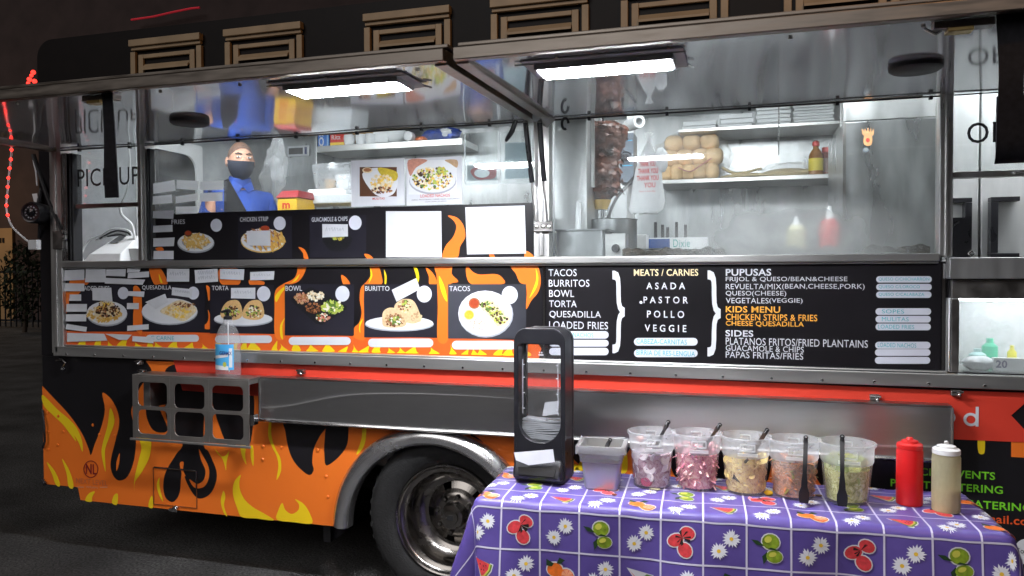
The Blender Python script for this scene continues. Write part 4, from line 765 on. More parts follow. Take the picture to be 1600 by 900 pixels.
def person(x, y, zf, h, yaw, label, lean=0., arms='down', head=True):
    t = thing('person', label, 'person', (x, y, zf)); k = h/1.75; ca, sa = cos(yaw), sin(yaw)
    def W(a, b_, c_): # local: a right, b forward, c up
        b2 = b_+(lean*(c_-.95*k) if c_ > .95*k else 0)
        c2 = c_-(abs(lean)*.46*(c_-.95*k) if c_ > .95*k else 0)
        return (x+a*ca-b2*sa, y+a*sa+b2*ca, zf+c2)
    if arms == 'down': el, wr, hd = (.25, .02, 1.12), (.24, .16, .92), (.23, .22, .86)
    else: el, wr, hd = (.26, .12, 1.16), (.20, .36, 1.08), (.18, .43, 1.07)
    S = []
    def add(a, b_, c_, r1, r2=None): S.append((*W(a*k, b_*k, c_*k), r1*k, (r2 or r1)*k)); return len(S)-1
    pel = add(0, 0, .95, .13, .10); wa = add(0, 0, 1.12, .12, .095); chs = add(0, 0, 1.34, .14, .10); nk0 = add(0, .0, 1.47, .06); nk = add(0, .015, 1.56, .052); hd0 = add(0, .02, 1.63, .06)
    E = [(pel, wa), (wa, chs), (chs, nk0), (nk0, nk), (nk, hd0)]
    for s_ in (-1, 1):
        a1_ = add(.17*s_, 0, 1.42, .055); a2_ = add(el[0]*s_, el[1], el[2], .042); a3_ = add(wr[0]*s_, wr[1], wr[2], .028); a4_ = add(hd[0]*s_, hd[1], hd[2], .034, .02)
        E += [(chs, a1_), (a1_, a2_), (a2_, a3_), (a3_, a4_)]
        l1 = add(.09*s_, 0, .86, .085); l2 = add(.10*s_, .01, .48, .058); l3 = add(.10*s_, -.01, .09, .04); l4 = add(.11*s_, .14, .03, .035)
        E += [(pel, l1), (l1, l2), (l2, l3), (l3, l4)]
    body = skinned(S, E, 0, 'body', skin, t)
    # head, ears, nose and fingers joined into the body mesh
    q = mb(); Rz = Matrix.Rotation(yaw, 4, 'Z'); hc = Vector(W(0, .03*k, 1.655*k)); T_ = Matrix.Translation(hc) @ Rz
    vs = []; fs = []; n1, n2 = 28, 22
    for i in range(n2+1):
        th = pi*i/n2
        for j in range(n1):
            ph = 2*pi*j/n1; X, Yy, Z = sin(th)*cos(ph), sin(th)*sin(ph), cos(th)
            wx, wy, wz = .077, .096, .122
            if Z < 0: wx *= 1-.30*Z*Z; wy *= 1-.20*Z*Z
            yy = wy*Yy-(.012 if Yy < 0 and Z < -.3 else 0)
            if Yy > .75 and -.12 < Z < .08: yy -= .008*(1-abs(X)*1.5)*0
            vs.append((wx*X, yy+(.006 if Yy > 0 and Z < -.5 else 0), wz*Z))
    for i in range(n2):
        for j in range(n1): fs.append((i*n1+j, (i+1)*n1+j, (i+1)*n1+(j+1) % n1, i*n1+(j+1) % n1))
    if head:
        q.add(vs, fs, skin, T_); q.ball((0, .098, -.012), (.014, .02, .026), skin, 10, T_)
        for s_ in (-1, 1):
            q.ball((.078*s_, -.005, -.005), (.011, .02, .032), skin, 10, T_); q.ball((.030*s_, .083, .017), (.019, .012, .011), skin, 10, T_)
    for s_ in (-1, 1):
        base = Vector(W(hd[0]*s_*k, hd[1]*k, hd[2]*k)); d_ = (base-Vector(W(wr[0]*s_*k, wr[1]*k, wr[2]*k))).normalized(); sd = Vector((ca, sa, 0))
        for f_ in range(4):
            o_ = base+sd*((f_-1.5)*.018)+d_*.01; q.tube([o_, o_+d_*.035, o_+d_*(.06+.008*(f_ in (1, 2)))+Vector((0, 0, -.015))], [.009, .0085, .006], skin, 6)
        q.tube([base-sd*.03*s_, base-sd*.045*s_+d_*.03, base-sd*.04*s_+d_*.05], [.010, .009, .007], skin, 6)
    hm = q.build('head_tmp', t); 
    bm = bmesh.new(); bm.from_mesh(body.data); bm.from_mesh(hm.data); bm.to_mesh(body.data); bm.free(); bpy.data.objects.remove(hm)
    if head:
        q = mb(); eyew = M('eye_white', (.7, .7, .7), .3); eyed = M('eye_dark', (.03, .02, .015), .2); brow = M('dark_hair', (.018, .013, .01), .7)
        for s_ in (-1, 1):
            q.ball((.030*s_, .0925, .016), (.012, .006, .0065), eyew, 10, T_); q.ball((.030*s_+.003, .0975, .016), (.005, .003, .0055), eyed, 8, T_)
            q.tube([T_ @ Vector((.012*s_, .094, .034)), T_ @ Vector((.032*s_, .092, .041)), T_ @ Vector((.05*s_, .079, .036))], [.004, .0045, .003], brow, 6)
        q.build('eyes', t)
        q = mb(); hv = [v for v in range(0)]
        pts_ = []
        for i in range(10):
            th = pi*.47*i/9
            for j in range(28):
                ph = 2*pi*j/28; f_ = 1.0 if sin(ph) < .2 else 1-.45*(sin(ph)-.2); tt = th*f_
                pts_.append((.0785*sin(tt)*cos(ph), .0975*sin(tt)*sin(ph), .1235*cos(tt)))
        q.add(pts_, [(i*28+j, (i+1)*28+j, (i+1)*28+(j+1) % 28, i*28+(j+1) % 28) for i in range(9) for j in range(28)], M('buzzed_hair', (.12, .065, .045), .8, 0, var=.3, scale=120), T_); q.build('hair', t)
        q = mb(); pts_ = []
        for i in range(9):
            for j in range(17):
                ph = pi*(.02+.96*j/16); z_ = -.010-.105*i/8; c_ = math.sqrt(max(.05, 1-(z_/.122)**2)); pk = .016*math.exp(-((j-8)/2.5)**2)*(1-i/10)
                pts_.append(((.083)*c_*cos(ph)*(1-.1*i/8), (.104*c_+.004)*sin(ph)+pk+.008*(i/8)*sin(ph), z_-.018*(1-sin(ph))*(0 if i else -1)))
        q.add(pts_, [(i*17+j, i*17+j+1, (i+1)*17+j+1, (i+1)*17+j) for i in range(8) for j in range(16)], M('navy_mask', (.012, .016, .035), .8), T_)
        for s_ in (-1, 1): q.tube([T_ @ Vector((.078*s_, .02, -.03)), T_ @ Vector((.088*s_, -.01, -.005)), T_ @ Vector((.084*s_, -.02, .02))], .003, MATS['navy_mask'], 6)
        q.build('face_mask', t)
    S = []; E = []
    pel = add(0, 0, .90, .155, .125); wa = add(0, 0, 1.10, .15, .12); chs = add(0, 0, 1.33, .165, .12); nk0 = add(0, .005, 1.475, .085)
    E = [(pel, wa), (wa, chs), (chs, nk0)]
    for s_ in (-1, 1):
        a1_ = add(.18*s_, 0, 1.41, .07); e_ = (.17+(el[0]-.17)*.72, el[1]*.72, 1.41+(el[2]-1.41)*.72); a2_ = add(e_[0]*s_, e_[1], e_[2], .062); E += [(chs, a1_), (a1_, a2_)]
    skinned(S, E, 0, 'shirt', shirtm, t)
    S = []; E = []; pel = add(0, 0, .93, .14, .11)
    for s_ in (-1, 1):
        l1 = add(.09*s_, 0, .84, .10); l2 = add(.10*s_, .01, .48, .075); l3 = add(.10*s_, -.01, .09, .06); E += [(pel, l1), (l1, l2), (l2, l3)]
    skinned(S, E, 0, 'trousers', trous, t)
    if head:
        q = mb(); nc = Vector(W(0, .01*k, 1.525*k)); q.lathe([(.066, -.03), (.070, .0), (.064, .028)], shirtm, 20, Matrix.Translation(nc) @ Rz @ Matrix.Rotation(-.25, 4, 'X'))
        for s_ in (-1, 1): q.add([(.0, .075, -.035), (.055*s_, .055, .0), (.075*s_, .05, -.045), (.03*s_, .085, -.075)], [(0, 1, 2, 3)], shirtm, Matrix.Translation(nc) @ Rz)
        q.build('collar', t)
        q = mb(); q.ball((0, 0, 0), (.03, .006, .018), M('red_embroidery', (.45, .05, .04), .7), 10, Matrix.Translation(Vector(W(.06*k, .128*k, 1.36*k))) @ Rz); q.ball((.01, .004, -.006), (.012, .005, .01), whitep, 8, Matrix.Translation(Vector(W(.06*k, .128*k, 1.36*k))) @ Rz); q.build('shirt_emblem', t)
    return t
hp = P(374, 258, .80)
person(hp.x, .80, .70, hp.z-.70+.045+.06, pi+.86, 'man in a royal blue polo shirt and dark face mask inside the pick up side', arms='down')
person(P(762, 300, 1.15).x, 1.10, .70, 1.50, .35, 'worker in a blue shirt bent over behind the document holders', lean=.95, arms='fwd')

q = mb(); q.add([P(350, 282, .5), P(357, 279, .5), P(386, 331, .5), P(350, 331, .5), P(350, 282, .53), P(357, 279, .53), P(386, 331, .53), P(350, 331, .53)], [(0, 1, 2, 3), (4, 7, 6, 5), (0, 4, 5, 1), (1, 5, 6, 2), (2, 6, 7, 3), (3, 7, 4, 0)], blackp); solo(q, 'order_screen', 'slanted black screen in front of the man in the blue polo', 'screen', smooth=False)
# ------------------------------------------------------------------ payment terminal in the pick-up window
tp = rect(135, 366, 206, 412, .06)
t = thing('payment_terminal', 'white card payment terminal with dark screen in the pick up window', 'payment terminal', ((tp[0]+tp[1])/2, .1, tp[2]))
q = mb(); a, c = tp[0], tp[1]; z0 = 1.613; q.add([(a, .03, z0), (c-.05, .03, z0), (c-.02, .22, z0), (a+.03, .22, z0), (a+.035, .045, z0+.045), (c-.06, .045, z0+.045), (c-.07, .19, z0+.15), (a+.09, .19, z0+.15)], [(0, 3, 2, 1), (4, 5, 6, 7), (0, 1, 5, 4), (1, 2, 6, 5), (2, 3, 7, 6), (3, 0, 4, 7)], whitep); q.build('terminal_body', t, False, .006)
q = mb(); f_ = lambda u, v: Vector((a+.035, .045, z0+.045)).lerp(Vector((c-.06, .045, z0+.045)), u).lerp(Vector((a+.09, .19, z0+.15)).lerp(Vector((c-.07, .19, z0+.15)), u), v)+Vector((0, -.003, .003))
q.poly([f_(.12, .55), f_(.48, .55), f_(.48, .95), f_(.12, .95)], blackg); q.build('screen', t, False)
q = mb(); rn = random.Random(5)
for k in range(4):
    c0 = P(190, 372, .16); q.tube(catmull([tuple(P(150+k*6, 375-k*2, .2)), tuple(P(175+k*5, 358+k*3, .2)), tuple(P(203, 362+k*4, .2)), tuple(P(206-k*3, 385, .18)), tuple(P(196, 394+k*3, .15))], 5, False), .0055, whitep if k % 2 == 0 else blackp, 6)
q.tube(catmull([tuple(P(187, 320, .12)), tuple(P(190, 335, .14)), tuple(P(206, 352, .16)), tuple(P(211, 378, .16))], 5, False), .008, whitep, 6)
q.tube(catmull([tuple(P(200, 215, .06)), tuple(P(203, 255, .06)), tuple(P(198, 298, .07)), tuple(P(187, 320, .12))], 5, False), .004, whitep, 6)
q.tube(catmull([tuple(P(130, 410, .1)), tuple(P(128, 395, .2)), tuple(P(140, 375, .22)), tuple(P(158, 368, .22))], 5, False), .006, whitep, 6)
solo(q, 'charging_cables', 'tangle of white and black cables around the payment terminal', 'cables')
q, r_ = boxpx(196, 388, 221, 411, .1, .12, whitep); solo(q, 'power_adapter', 'white box with papers beside the payment terminal', 'box', bevel=.004, smooth=False)

# ------------------------------------------------------------------ right-hand kitchen
x0, x1, z0, z1 = rect(866, 175, 917, 362, .20)
t = thing('spit_grill', 'vertical steel spit grill cabinet behind the right window', 'grill', ((x0+x1)/2, .4, 1.58))
q = mb(); q.box(x0, x1, .2, .5, 1.60, 2.5, steelv); q.build('grill_cabinet', t, False, .004)
a, c, z0, z1 = rect(917, 180, 931, 294, .32); q = mb(); q.box(x1+.002, c, .28, .30, z0, 2.5, steel); q.build('grill_shield', t, False, .002)
c = P(941, 330, .42); q = mb(); q.tube([(c.x, .42, 1.62), (c.x, .42, 2.52)], .009, chrome, 8); q.build('skewer', t)
meat = M('charred_pork', (.085, .028, .016), .34, 0, var=.8, scale=22, bump=1., bscale=38, rvar=.15)
q = mb(); zt_, zb_ = P(945, 192, .42).z, P(945, 311, .42).z; n1, n2 = 40, 46; vs = []; fs = []; rn = random.Random(9)
for i in range(n2+1):
    v_ = i/n2; z = zb_+(zt_-zb_)*v_; r_ = .055+.040*min(1, v_*1.3)+.012*sin(v_*9); r_ *= 1 if v_ < .9 else math.sqrt(max(.05, 1-((v_-.9)/.1)**2*.75)); r_ *= 1 if v_ > .1 else .6+4*v_
    for j in range(n1):
        a_ = 2*pi*j/n1; q_ = 1.16+.05*sin(5*a_+v_*17)*sin(v_*31+2*a_)+rn.uniform(-.075, .075); vs.append((c.x+r_*q_*cos(a_), .42+r_*q_*sin(a_), z+rn.uniform(-.006, .006)))
for i in range(n2):
    for j in range(n1): fs.append((i*n1+j, i*n1+(j+1) % n1, (i+1)*n1+(j+1) % n1, (i+1)*n1+j))
fs += [tuple(range(n1-1, -1, -1)), tuple(n2*n1+j for j in range(n1))]
q.add(vs, fs, meat)
for k in range(120):
    a_, z = rn.uniform(0, 2*pi), rn.uniform(zb_+.02, zt_-.02); r_ = .100; p_ = Vector((c.x+r_*cos(a_), .42+r_*sin(a_), z)); tn = Vector((-sin(a_), cos(a_), 0)); l = rn.uniform(.012, .03)
    q.poly([p_-tn*l, p_+Vector((cos(a_), sin(a_), 0))*.012+Vector((0, 0, -.01)), p_+tn*l, p_+Vector((0, 0, .014))], meat)
o = solo(q, 'spit_meat', 'dark charred cone of al pastor meat on the vertical spit', 'meat', ang=60)
q = mb(); q.lathe([(0, zb_-.05), (.03, zb_-.05), (.05, zb_-.005), (0, zb_)], M('pineapple', (.62, .40, .10), .5), 10, Matrix.Translation((c.x-.005, .42, 0))); solo(q, 'pineapple_piece', 'pale pineapple base under the spit meat', 'fruit')
q = mb(); q.add([P(920, 303, .4), P(926, 308, .4), P(930, 340, .4), P(918, 340, .4)], [(0, 1, 2, 3)], steel); q.add([P(920, 303, .403), P(926, 308, .403), P(930, 340, .403), P(918, 340, .403)], [(3, 2, 1, 0)], steel); solo(q, 'scraper', 'small steel scraper hanging under the spit', 'scraper', smooth=False)
# pots
a, c_, z0, z1 = rect(869, 360, 946, 399, .10); q = mb(); zt_ = z1; w_ = (c_-a)
A = rrect(0, 0, w_/2, .11, .02); B = rrect(0, 0, w_/2-.006, .104, .018); mid = Vector(((a+c_)/2, .21, 0))
q.ring([mid+Vector((x, y, 1.58)) for x, y in A], [mid+Vector((x, y, 1.58)) for x, y in B], (0, 0, zt_-1.58), kitchm); A2 = rrect(0, 0, w_/2+.012, .12, .02); q.ring([mid+Vector((x, y, zt_)) for x, y in A2], [mid+Vector((x, y, zt_)) for x, y in B], (0, 0, .006), kitchm); q.poly([mid+Vector((x, y, 1.60)) for x, y in B], kitchm); solo(q, 'steam_pan', 'rectangular steel pan at the left end of the griddle', 'pan', smooth=False)
c = P(955, 360, .38); q = mb(); q.lathe([(.115, 1.60), (.12, 1.61), (.12, P(955, 344, .38).z), (.126, P(955, 343, .38).z), (.113, P(955, 343, .38).z), (.112, 1.62), (0, 1.62)], kitchm, 36, Matrix.Translation((c.x, .40, 0))); solo(q, 'stock_pot', 'round steel pot standing behind the rectangular pan', 'pot')
q = mb(); q.tube([P(903, 358, .16), P(904, 318, .18), P(905, 315, .18)], [.012, .012, .011], whitep, 8); solo(q, 'spoon_handle', 'white spoon handle sticking up out of the steel pan', 'spoon')
# griddle
x0, x1 = P(975, 388, .12).x, P(1449, 388, .12).x; zg = 1.635
t = thing('griddle', 'long blackened flat griddle along the right window sill', 'griddle', ((x0+x1)/2, .3, 1.45))
grime = M('burnt_grease', (.035, .024, .014), .45, .3, var=.8, scale=40, bump=.8, bscale=70)
q = mb(); q.grid(lambda u, v: (x0+(x1-x0)*u, .07+.012*sin(u*90)*.2, 1.615+(.034+.006*sin(u*47)+.004*sin(u*131))*v), 120, 2, grime); q.grid(lambda u, v: (x0+(x1-x0)*u, .07+.5*v, 1.649+.006*sin(u*47)*(1-v)+.004*sin(u*131)*(1-v)), 120, 4, grime); q.build('griddle_plate', t)
q = mb(); q.box(x0, x1, .075, .56, 1.45, 1.614, darksteel); q.build('griddle_body', t, False)
q = mb(); c = P(962, 388, .09); q.lathe([(0, 0), (.016, 0), (.02, .012), (.014, .02), (0, .02)], blackp, 14, Matrix.Translation((c.x, .1, c.z)) @ Matrix.Rotation(pi/2, 4, 'X')); q.box(P(946, 380, .12).x, P(978, 380, .12).x, .11, .2, 1.6, P(960, 365, .12).z, steel); q.build('griddle_knob', t, True, .003)
# steel mid wall/shelves on the back wall, right part
za = P(1170, 279, 1.7).z; xa_, xb_ = P(1030, 279, 1.7).x, P(1312, 279, 1.7).x
b = mb(); b.box(xa_, xb_, 1.70, 2.09, za-.015, za+.012, steel); b.build('wall_shelf', truck, False, .003)
zu = P(1200, 196, 1.7).z; b = mb(); b.box(P(1060, 196, 1.7).x, xb_, 1.70, 2.09, zu-.014, zu+.008, steel); b.box(xb_, xb_+.03, 1.69, 2.09, 1.5, 2.6, steel); b.build('wall_shelf', truck, False, .003)
b = mb(); b.box(P(985, 250, 1.2).x-.02, P(985, 250, 1.2).x+.02, 1.2, 1.24, 1.45, 2.6, steel); b.build('shelf_upright', truck, False)
foaml = ['low stack of white foam lids at the left of the upper shelf', 'stack of white foam boxes in the middle of the upper shelf', 'tall stack of white foam boxes on the upper shelf', 'tallest ribbed stack of white foam plates on the upper shelf']
for i, (x0, x1, yt, n_) in enumerate(((1066, 1120, 188, 2), (1124, 1177, 177, 3), (1181, 1236, 165, 5), (1239, 1304, 158, 8))):
    a, c_, z0, z1 = rect(x0, yt, x1, 196, 1.78); q = mb(); h_ = (z1-zu-.008)/n_
    for k in range(n_): q.box(a+.006*(k % 2), c_-.006*((k+1) % 2), 1.78, 1.98, zu+.0085+k*h_, zu+.0085+(k+1)*h_-.003, foam)
    solo(q, 'foam_box_stack', foaml[i], 'foam boxes', 'stacks of foam boxes on the upper shelf', smooth=False, bevel=.004)
bread = M('bread_roll', (.86, .62, .36), .55, 0, var=.25, scale=12); q = mb(); rn = random.Random(2)
for r_, (xs, yy) in enumerate((((1040, 1058, 1076, 1094, 1112), 268), ((1048, 1070, 1095, 1115), 250), ((1052, 1080, 1108), 236))):
    for x in xs:
        c = P(x, yy, 1.8); q.ball((c.x, 1.80+.03*r_, za+.012+.055+r_*.098), (.047+.014*(r_ > 0), .07, .054), bread, 18, lump=.06, seed=int(x), p=.78)
t = solo(q, 'bread_rolls', 'stacked rows of golden bread rolls on the back shelf', 'bread')
q = mb(); c = P(1080, 258, 1.8); q.ball((c.x, 1.82, za+.16), (.26, .095, .17), frosted('cellophane', (.9, .9, .9), .13, .12), 30, lump=.07, seed=4); q.tube(catmull([tuple(P(1060, 262, 1.7)), tuple(P(1078, 268, 1.7)), tuple(P(1095, 258, 1.7)), tuple(P(1112, 247, 1.7))], 4, False), .008, M('pink_band', (.6, .25, .32), .4), 6, .4); solo(q, 'bread_bag', 'clear bag with a pink band wrapped round the bread rolls', 'bag')
q = mb(); c = P(1165, 272, 1.8); q.tube(catmull([tuple(P(1128, 262, 1.8)), tuple(P(1145, 270, 1.8)), tuple(P(1165, 269, 1.8)), tuple(P(1190, 263, 1.8))], 4, False), .014, M('tortilla', (.62, .52, .33), .6), 8, .6); q.ball((c.x+.02, 1.84, za+.03), (.18, .08, .02), MATS['tortilla'], 14); solo(q, 'tortilla_stack', 'pale folded tortillas on the back shelf beside the bread', 'tortillas')
q = mb(); c = P(1232, 266, 1.8); q.ball((c.x, 1.84, za+.035), (.17, .09, .035), MATS['tortilla'], 16); q.ball((c.x, 1.84, za+.055), (.175, .095, .05), MATS['cellophane'], 24, lump=.2, seed=8); solo(q, 'tortilla_bag', 'flat plastic bag of tortillas next to the hot sauce bottle', 'bag')
def bottle(x, y, ztop, zbase, r, parts, name, label, cat='bottle', group=None):
    H = ztop-zbase; t = thing(name, label, cat, (x, y, zbase), group); T_ = Matrix.Translation((x, y, zbase))
    for pn, prof, mat in parts: q = mb(); q.lathe([(a*r, c_*H) for a, c_ in prof], mat, 26, T_); q.build(pn, t)
    return t
c = P(1275, 272, 1.75); bottle(c.x, 1.76, P(1275, 220, 1.75).z, za+.0125, .042, [('bottle_body', [(1, 0), (1, .55), (.85, .65), (.4, .78), (.36, .86), (0, .86)], M('amber_sauce', (.30, .13, .03), .15)), ('label', [(1.02, .12), (1.02, .48)], M('yellow_label', (.72, .58, .05), .5)), ('cap', [(.42, .84), (.5, .86), (.5, .97), (.3, 1), (0, 1)], MATS['red_carton'])], 'sauce_bottle', 'hot sauce bottle with yellow label and red cap on the back shelf')
c = P(1294, 272, 1.75); bottle(c.x, 1.80, P(1294, 228, 1.75).z, za+.0125, .034, [('bottle_body', [(1, 0), (1, .72), (.8, .8), (0, .82)], M('dark_red_sauce', (.16, .03, .02), .2)), ('label', [(1.02, .1), (1.02, .6)], M('dark_label', (.2, .12, .10), .5)), ('cap', [(.85, .8), (.95, .82), (.95, .98), (0, 1)], MATS['red_carton'])], 'sauce_bottle', 'dark sauce jar with red lid beside the hot sauce bottle')
# squeeze bottles and box on the back counter, seen through the steamed pane
c = P(1244, 385, .62); bottle(c.x, .62, P(1244, 338, .62).z, 1.60, .047, [('bottle_body', [(1, 0), (1, .7), (.6, .8), (0, .81)], M('pale_mayo', (.70, .66, .42), .4)), ('nozzle', [(.55, .8), (.4, .85), (.15, 1), (0, 1)], whitep)], 'squeeze_bottle', 'pale squeeze bottle behind the griddle, blurred by the steamed glass')
c = P(1296, 384, .62); bottle(c.x, .62, P(1294, 322, .62).z, 1.60, .047, [('bottle_body', [(1, 0), (1, .66), (.6, .76), (0, .77)], M('red_squeeze', (.62, .03, .03), .35)), ('nozzle', [(.55, .76), (.4, .82), (.15, 1), (0, 1)], whitep)], 'squeeze_bottle', 'red squeeze bottle behind the griddle, blurred by the steamed glass')
q, r_ = boxpx(1012, 371, 1105, 389, .62, .12, whitep); q.box(r_[0], r_[0]+.11, .616, .619, r_[2]+.005, r_[3]-.006, M('navy_print', (.03, .08, .28), .5)); q.text('Dixie', (1052, 374, 1078, 386), M('teal_print', (.05, .35, .32), .5), .6185); solo(q, 'foil_box', 'long white and blue box lying behind the griddle', 'box', smooth=False)
q = mb()
for k, x in enumerate((1024, 1035, 1043, 1057, 1071)):
    q.box(P(x-2.2, 350, .7).x, P(x+2.2, 350, .7).x, .70, .72, 1.62, P(x, 347+(k % 3)*4, .7).z, blackm)
q.box(P(1018, 370, .69).x, P(1078, 370, .69).x, .68, .74, 1.60, 1.66, steel); solo(q, 'utensil_rack', 'row of dark utensil handles standing behind the long box', 'utensils', smooth=False)
q, _ = boxpx(994, 366, 1010, 389, .5, .1, whitep); solo(q, 'white_carton', 'plain small white carton left of the long blue and white box', 'carton', smooth=False, bevel=.003)
# thank-you bag hanging in the window
q = mb(); Yb = .10; cc = [(1007, 1020, 207), (1009, 1017, 214), (1011, 1016, 222), (1004, 1022, 235), (998, 1027, 250), (994, 1034, 265), (991, 1036, 282), (988, 1037, 300), (984, 1037, 316), (980, 1034, 327), (986, 1026, 333)]
vs = []; fs = []; rn = random.Random(4); n1 = 32
for i, (xa_, xb_, y) in enumerate(cc):
    l_, r__ = P(xa_, y, Yb+.02), P(xb_, y, Yb+.02); m_ = (l_+r__)/2; h_ = (r__.x-l_.x)/2
    for j in range(n1):
        a_ = 2*pi*j/n1; k_ = 1+.07*sin(3*a_+i*.8)+.05*sin(7*a_+i*1.7); vs.append((m_.x+h_*cos(a_)*k_, Yb+.03+min(.5*h_, .028)*sin(a_)*k_*1.1, m_.z+rn.uniform(-.004, .004)))
for i in range(len(cc)-1):
    for j in range(n1): fs.append((i*n1+j, i*n1+(j+1) % n1, (i+1)*n1+(j+1) % n1, (i+1)*n1+j))
fs.append(tuple((len(cc)-1)*n1+j for j in range(n1)))
q.add(vs, fs, frosted('white_bag', (.88, .89, .90), .92, .4))
q.ball(P(1033, 250, Yb+.03), (.03, .03, .055), MATS['white_bag'], 12, lump=.12, seed=3)
t = thing('thank_you_bag', 'white plastic carrier bag printed THANK YOU in red hanging inside the right window', 'bag', tuple(P(1012, 330, Yb+.03))); q.build('bag', t)
rp_ = M('red_print', (.62, .03, .03), .5); q = mb(); q.text('THANK YOU', (999, 252, 1024, 260), rp_, Yb-.012, .03); q.text('THANK YOU', (997, 263, 1028, 271), rp_, Yb-.016, .03); q.text('THANK YOU', (995, 274, 1029, 282), rp_, Yb-.016, .03); q.text('YOU', (1006, 285, 1024, 293), M('pink_print', (.70, .18, .18), .5), Yb-.016, .03); q.text('have a nice day', (999, 297, 1024, 301), MATS['pink_print'], Yb-.016); q.build('bag_print', t, False)
q = mb(); q.lathe([(.03, 0), (.034, .0), (.034, .12), (.02, .12), (.018, .0)], whitep, 20, cap=False, T=Matrix.Translation(P(983, 196, .9)) @ Matrix.Rotation(pi/2, 4, 'X') @ Matrix.Rotation(.6, 4, 'Y')); solo(q, 'wrap_roll', 'white roll of wrap pointing outwards above the spit meat', 'roll')
a, c_, z0, z1 = rect(968, 208, 990, 285, 1.0); q = mb(); q.box(a, c_, 1.0, 1.15, z0, z1, M('appliance_grey', (.16, .19, .23), .35)); 
for yy in (219, 258): q.box(*rect(970, yy, 988, yy+1.5, .998)[:2], .9955, .999, *rect(970, yy, 988, yy+1.5, .998)[2:], M('blue_glow_strip', (.1, .5, .8), .4))
q.lathe([(.028, 0), (.034, .006), (.034, .0)], chrome, 20, cap=False, T=Matrix.Translation(P(978, 246, .995)) @ Matrix.Rotation(pi/2, 4, 'X')); q.lathe([(.022, .0), (.0, .001)], blackm, 20, Matrix.Translation(P(978, 246, .990)) @ Matrix.Rotation(pi/2, 4, 'X'))
solo(q, 'microwave', 'grey appliance with a round dial behind the spit meat', 'appliance', smooth=False, bevel=.003)
q = mb(); q.tube(catmull([tuple(P(992, 275, .8)), tuple(P(980, 290, .75)), tuple(P(962, 312, .7)), tuple(P(948, 345, .65))], 5, False), .008, blackp, 6); solo(q, 'power_cable', 'dark cable curving down behind the spit meat', 'cable')
q = mb(); p0 = P(1217, 158, .06); 
for k in range(18): q.ball((p0.x, .06, p0.z-.003-k*.0125), (.0035, .0035, .0065), darksteel, 8)
solo(q, 'pull_chain', 'thin dark bead chain hanging inside the right window', 'chain')
# fridge behind the right end of the griddle and fridge doors behind the order window
x0, x1, z0, z1 = rect(1317, 163, 1468, 392, .55); t = thing('steel_fridge', 'tall stainless fridge with a pineapple sticker behind the right window', 'fridge', ((x0+x1)/2, .8, .7))
q = mb(); q.box(x0, x1, .55, 1.2, .71, 2.24, kitchm); q.build('fridge_door', t, False, .006)
q = mb(); q.box(x0, x0+.012, .545, .549, .9, 2.24, darksteel); q.box(x0, x1, .545, .55, 2.243, 2.6, steelv); q.build('door_gasket', t, False)
q = mb(); c = P(1356, 218, .548); q.decal([(1349, 219), (1351, 212), (1357, 210), (1362, 213), (1363, 220), (1361, 226), (1355, 228), (1350, 225)], M('pineapple_orange', (.75, .38, .16), .5), .548); q.disc(1356, 219, 3, 3.4, MATS['red_carton'], .5472)
for k in range(5): x = 1350+k*3.2; q.decal([(x-2, 211), (x-1.5+(k-2)*.9, 204), (x+(k-2)*1.6, 201-(2-abs(k-2))*.8), (x+1.5+(k-2)*.5, 206), (x+2, 211)], MATS['pineapple_orange'], .5465)
q.disc(1353, 234, 4.5, 3.5, M('grey_print', (.25, .3, .36), .5), .548); q.disc(1353, 233.5, 3, 2.2, steelv, .5472); q.build('pineapple_sticker', t, False)
q = mb(); q.box(*rect(1319, 167, 1332, 179, .548)[:2], .546, .5485, *rect(1319, 167, 1332, 179, .548)[2:], M('blue_sticker', (.10, .35, .75), .5)); q.build('energy_sticker', t, False)
xm = P(1531, 300, .5).x; x0 = P(1470, 300, .5).x; t = thing('double_fridge', 'double door stainless fridge with black handles behind the order window', 'fridge', (xm, .8, .7))
for k, (a, c_) in enumerate(((x0+.02, xm-.004), (xm+.004, 2.3))):
    q = mb(); q.box(a, c_, .5, 1.1, .71, 2.6, M('satin_fridge', (.60, .61, .61), .42, .55, var=.12, scale=3, stretch=(5, 5, 1))); q.build('fridge_door', t, False, .006)
hy = lambda y: P(1540, y, .48).z
for hx0, hx1 in ((1476, 1516), (1545, 1590)):
    a, c_ = P(hx0, 350, .48).x, P(hx1, 350, .48).x; w_ = .028; q = mb()
    q.box(a, c_, .45, .497, hy(316), hy(309), blackp); q.box(a, c_, .45, .497, hy(402), hy(396), blackp)
    if hx0 == 1476: q.box(c_-w_, c_, .45, .497, hy(396)+.001, hy(316)-.001, blackp)
    else: q.box(a, a+w_, .45, .497, hy(396)+.001, hy(316)-.001, blackp)
    q.build('door_handle', t, False, .002)
q = mb(); a, c_, z0, z1 = rect(1482, 339, 1521, 406, .12); q.add([(a, .12, z0), (c_-.01, .12, z0), (c_, .15, z1), (a, .15, z1), (a, .128, z0), (c_-.01, .128, z0), (c_, .158, z1), (a, .158, z1)], [(0, 1, 2, 3), (4, 7, 6, 5), (0, 4, 5, 1), (1, 5, 6, 2), (2, 6, 7, 3), (3, 7, 4, 0)], blackp); q.tube([P(1513, 397, .115), P(1519, 392, .115), P(1523, 396, .115), P(1516, 401, .115)], .005, chrome, 6, closed=True); solo(q, 'clipboard', 'black tilted menu board with steel clip standing in the order window', 'clipboard', smooth=False)
q = mb(); q.tube([P(1585, 270, -.01), P(1600, 268, -.012), P(1612, 272, -.01)], .005, chrome, 6); q.build('sash_catch', truck)
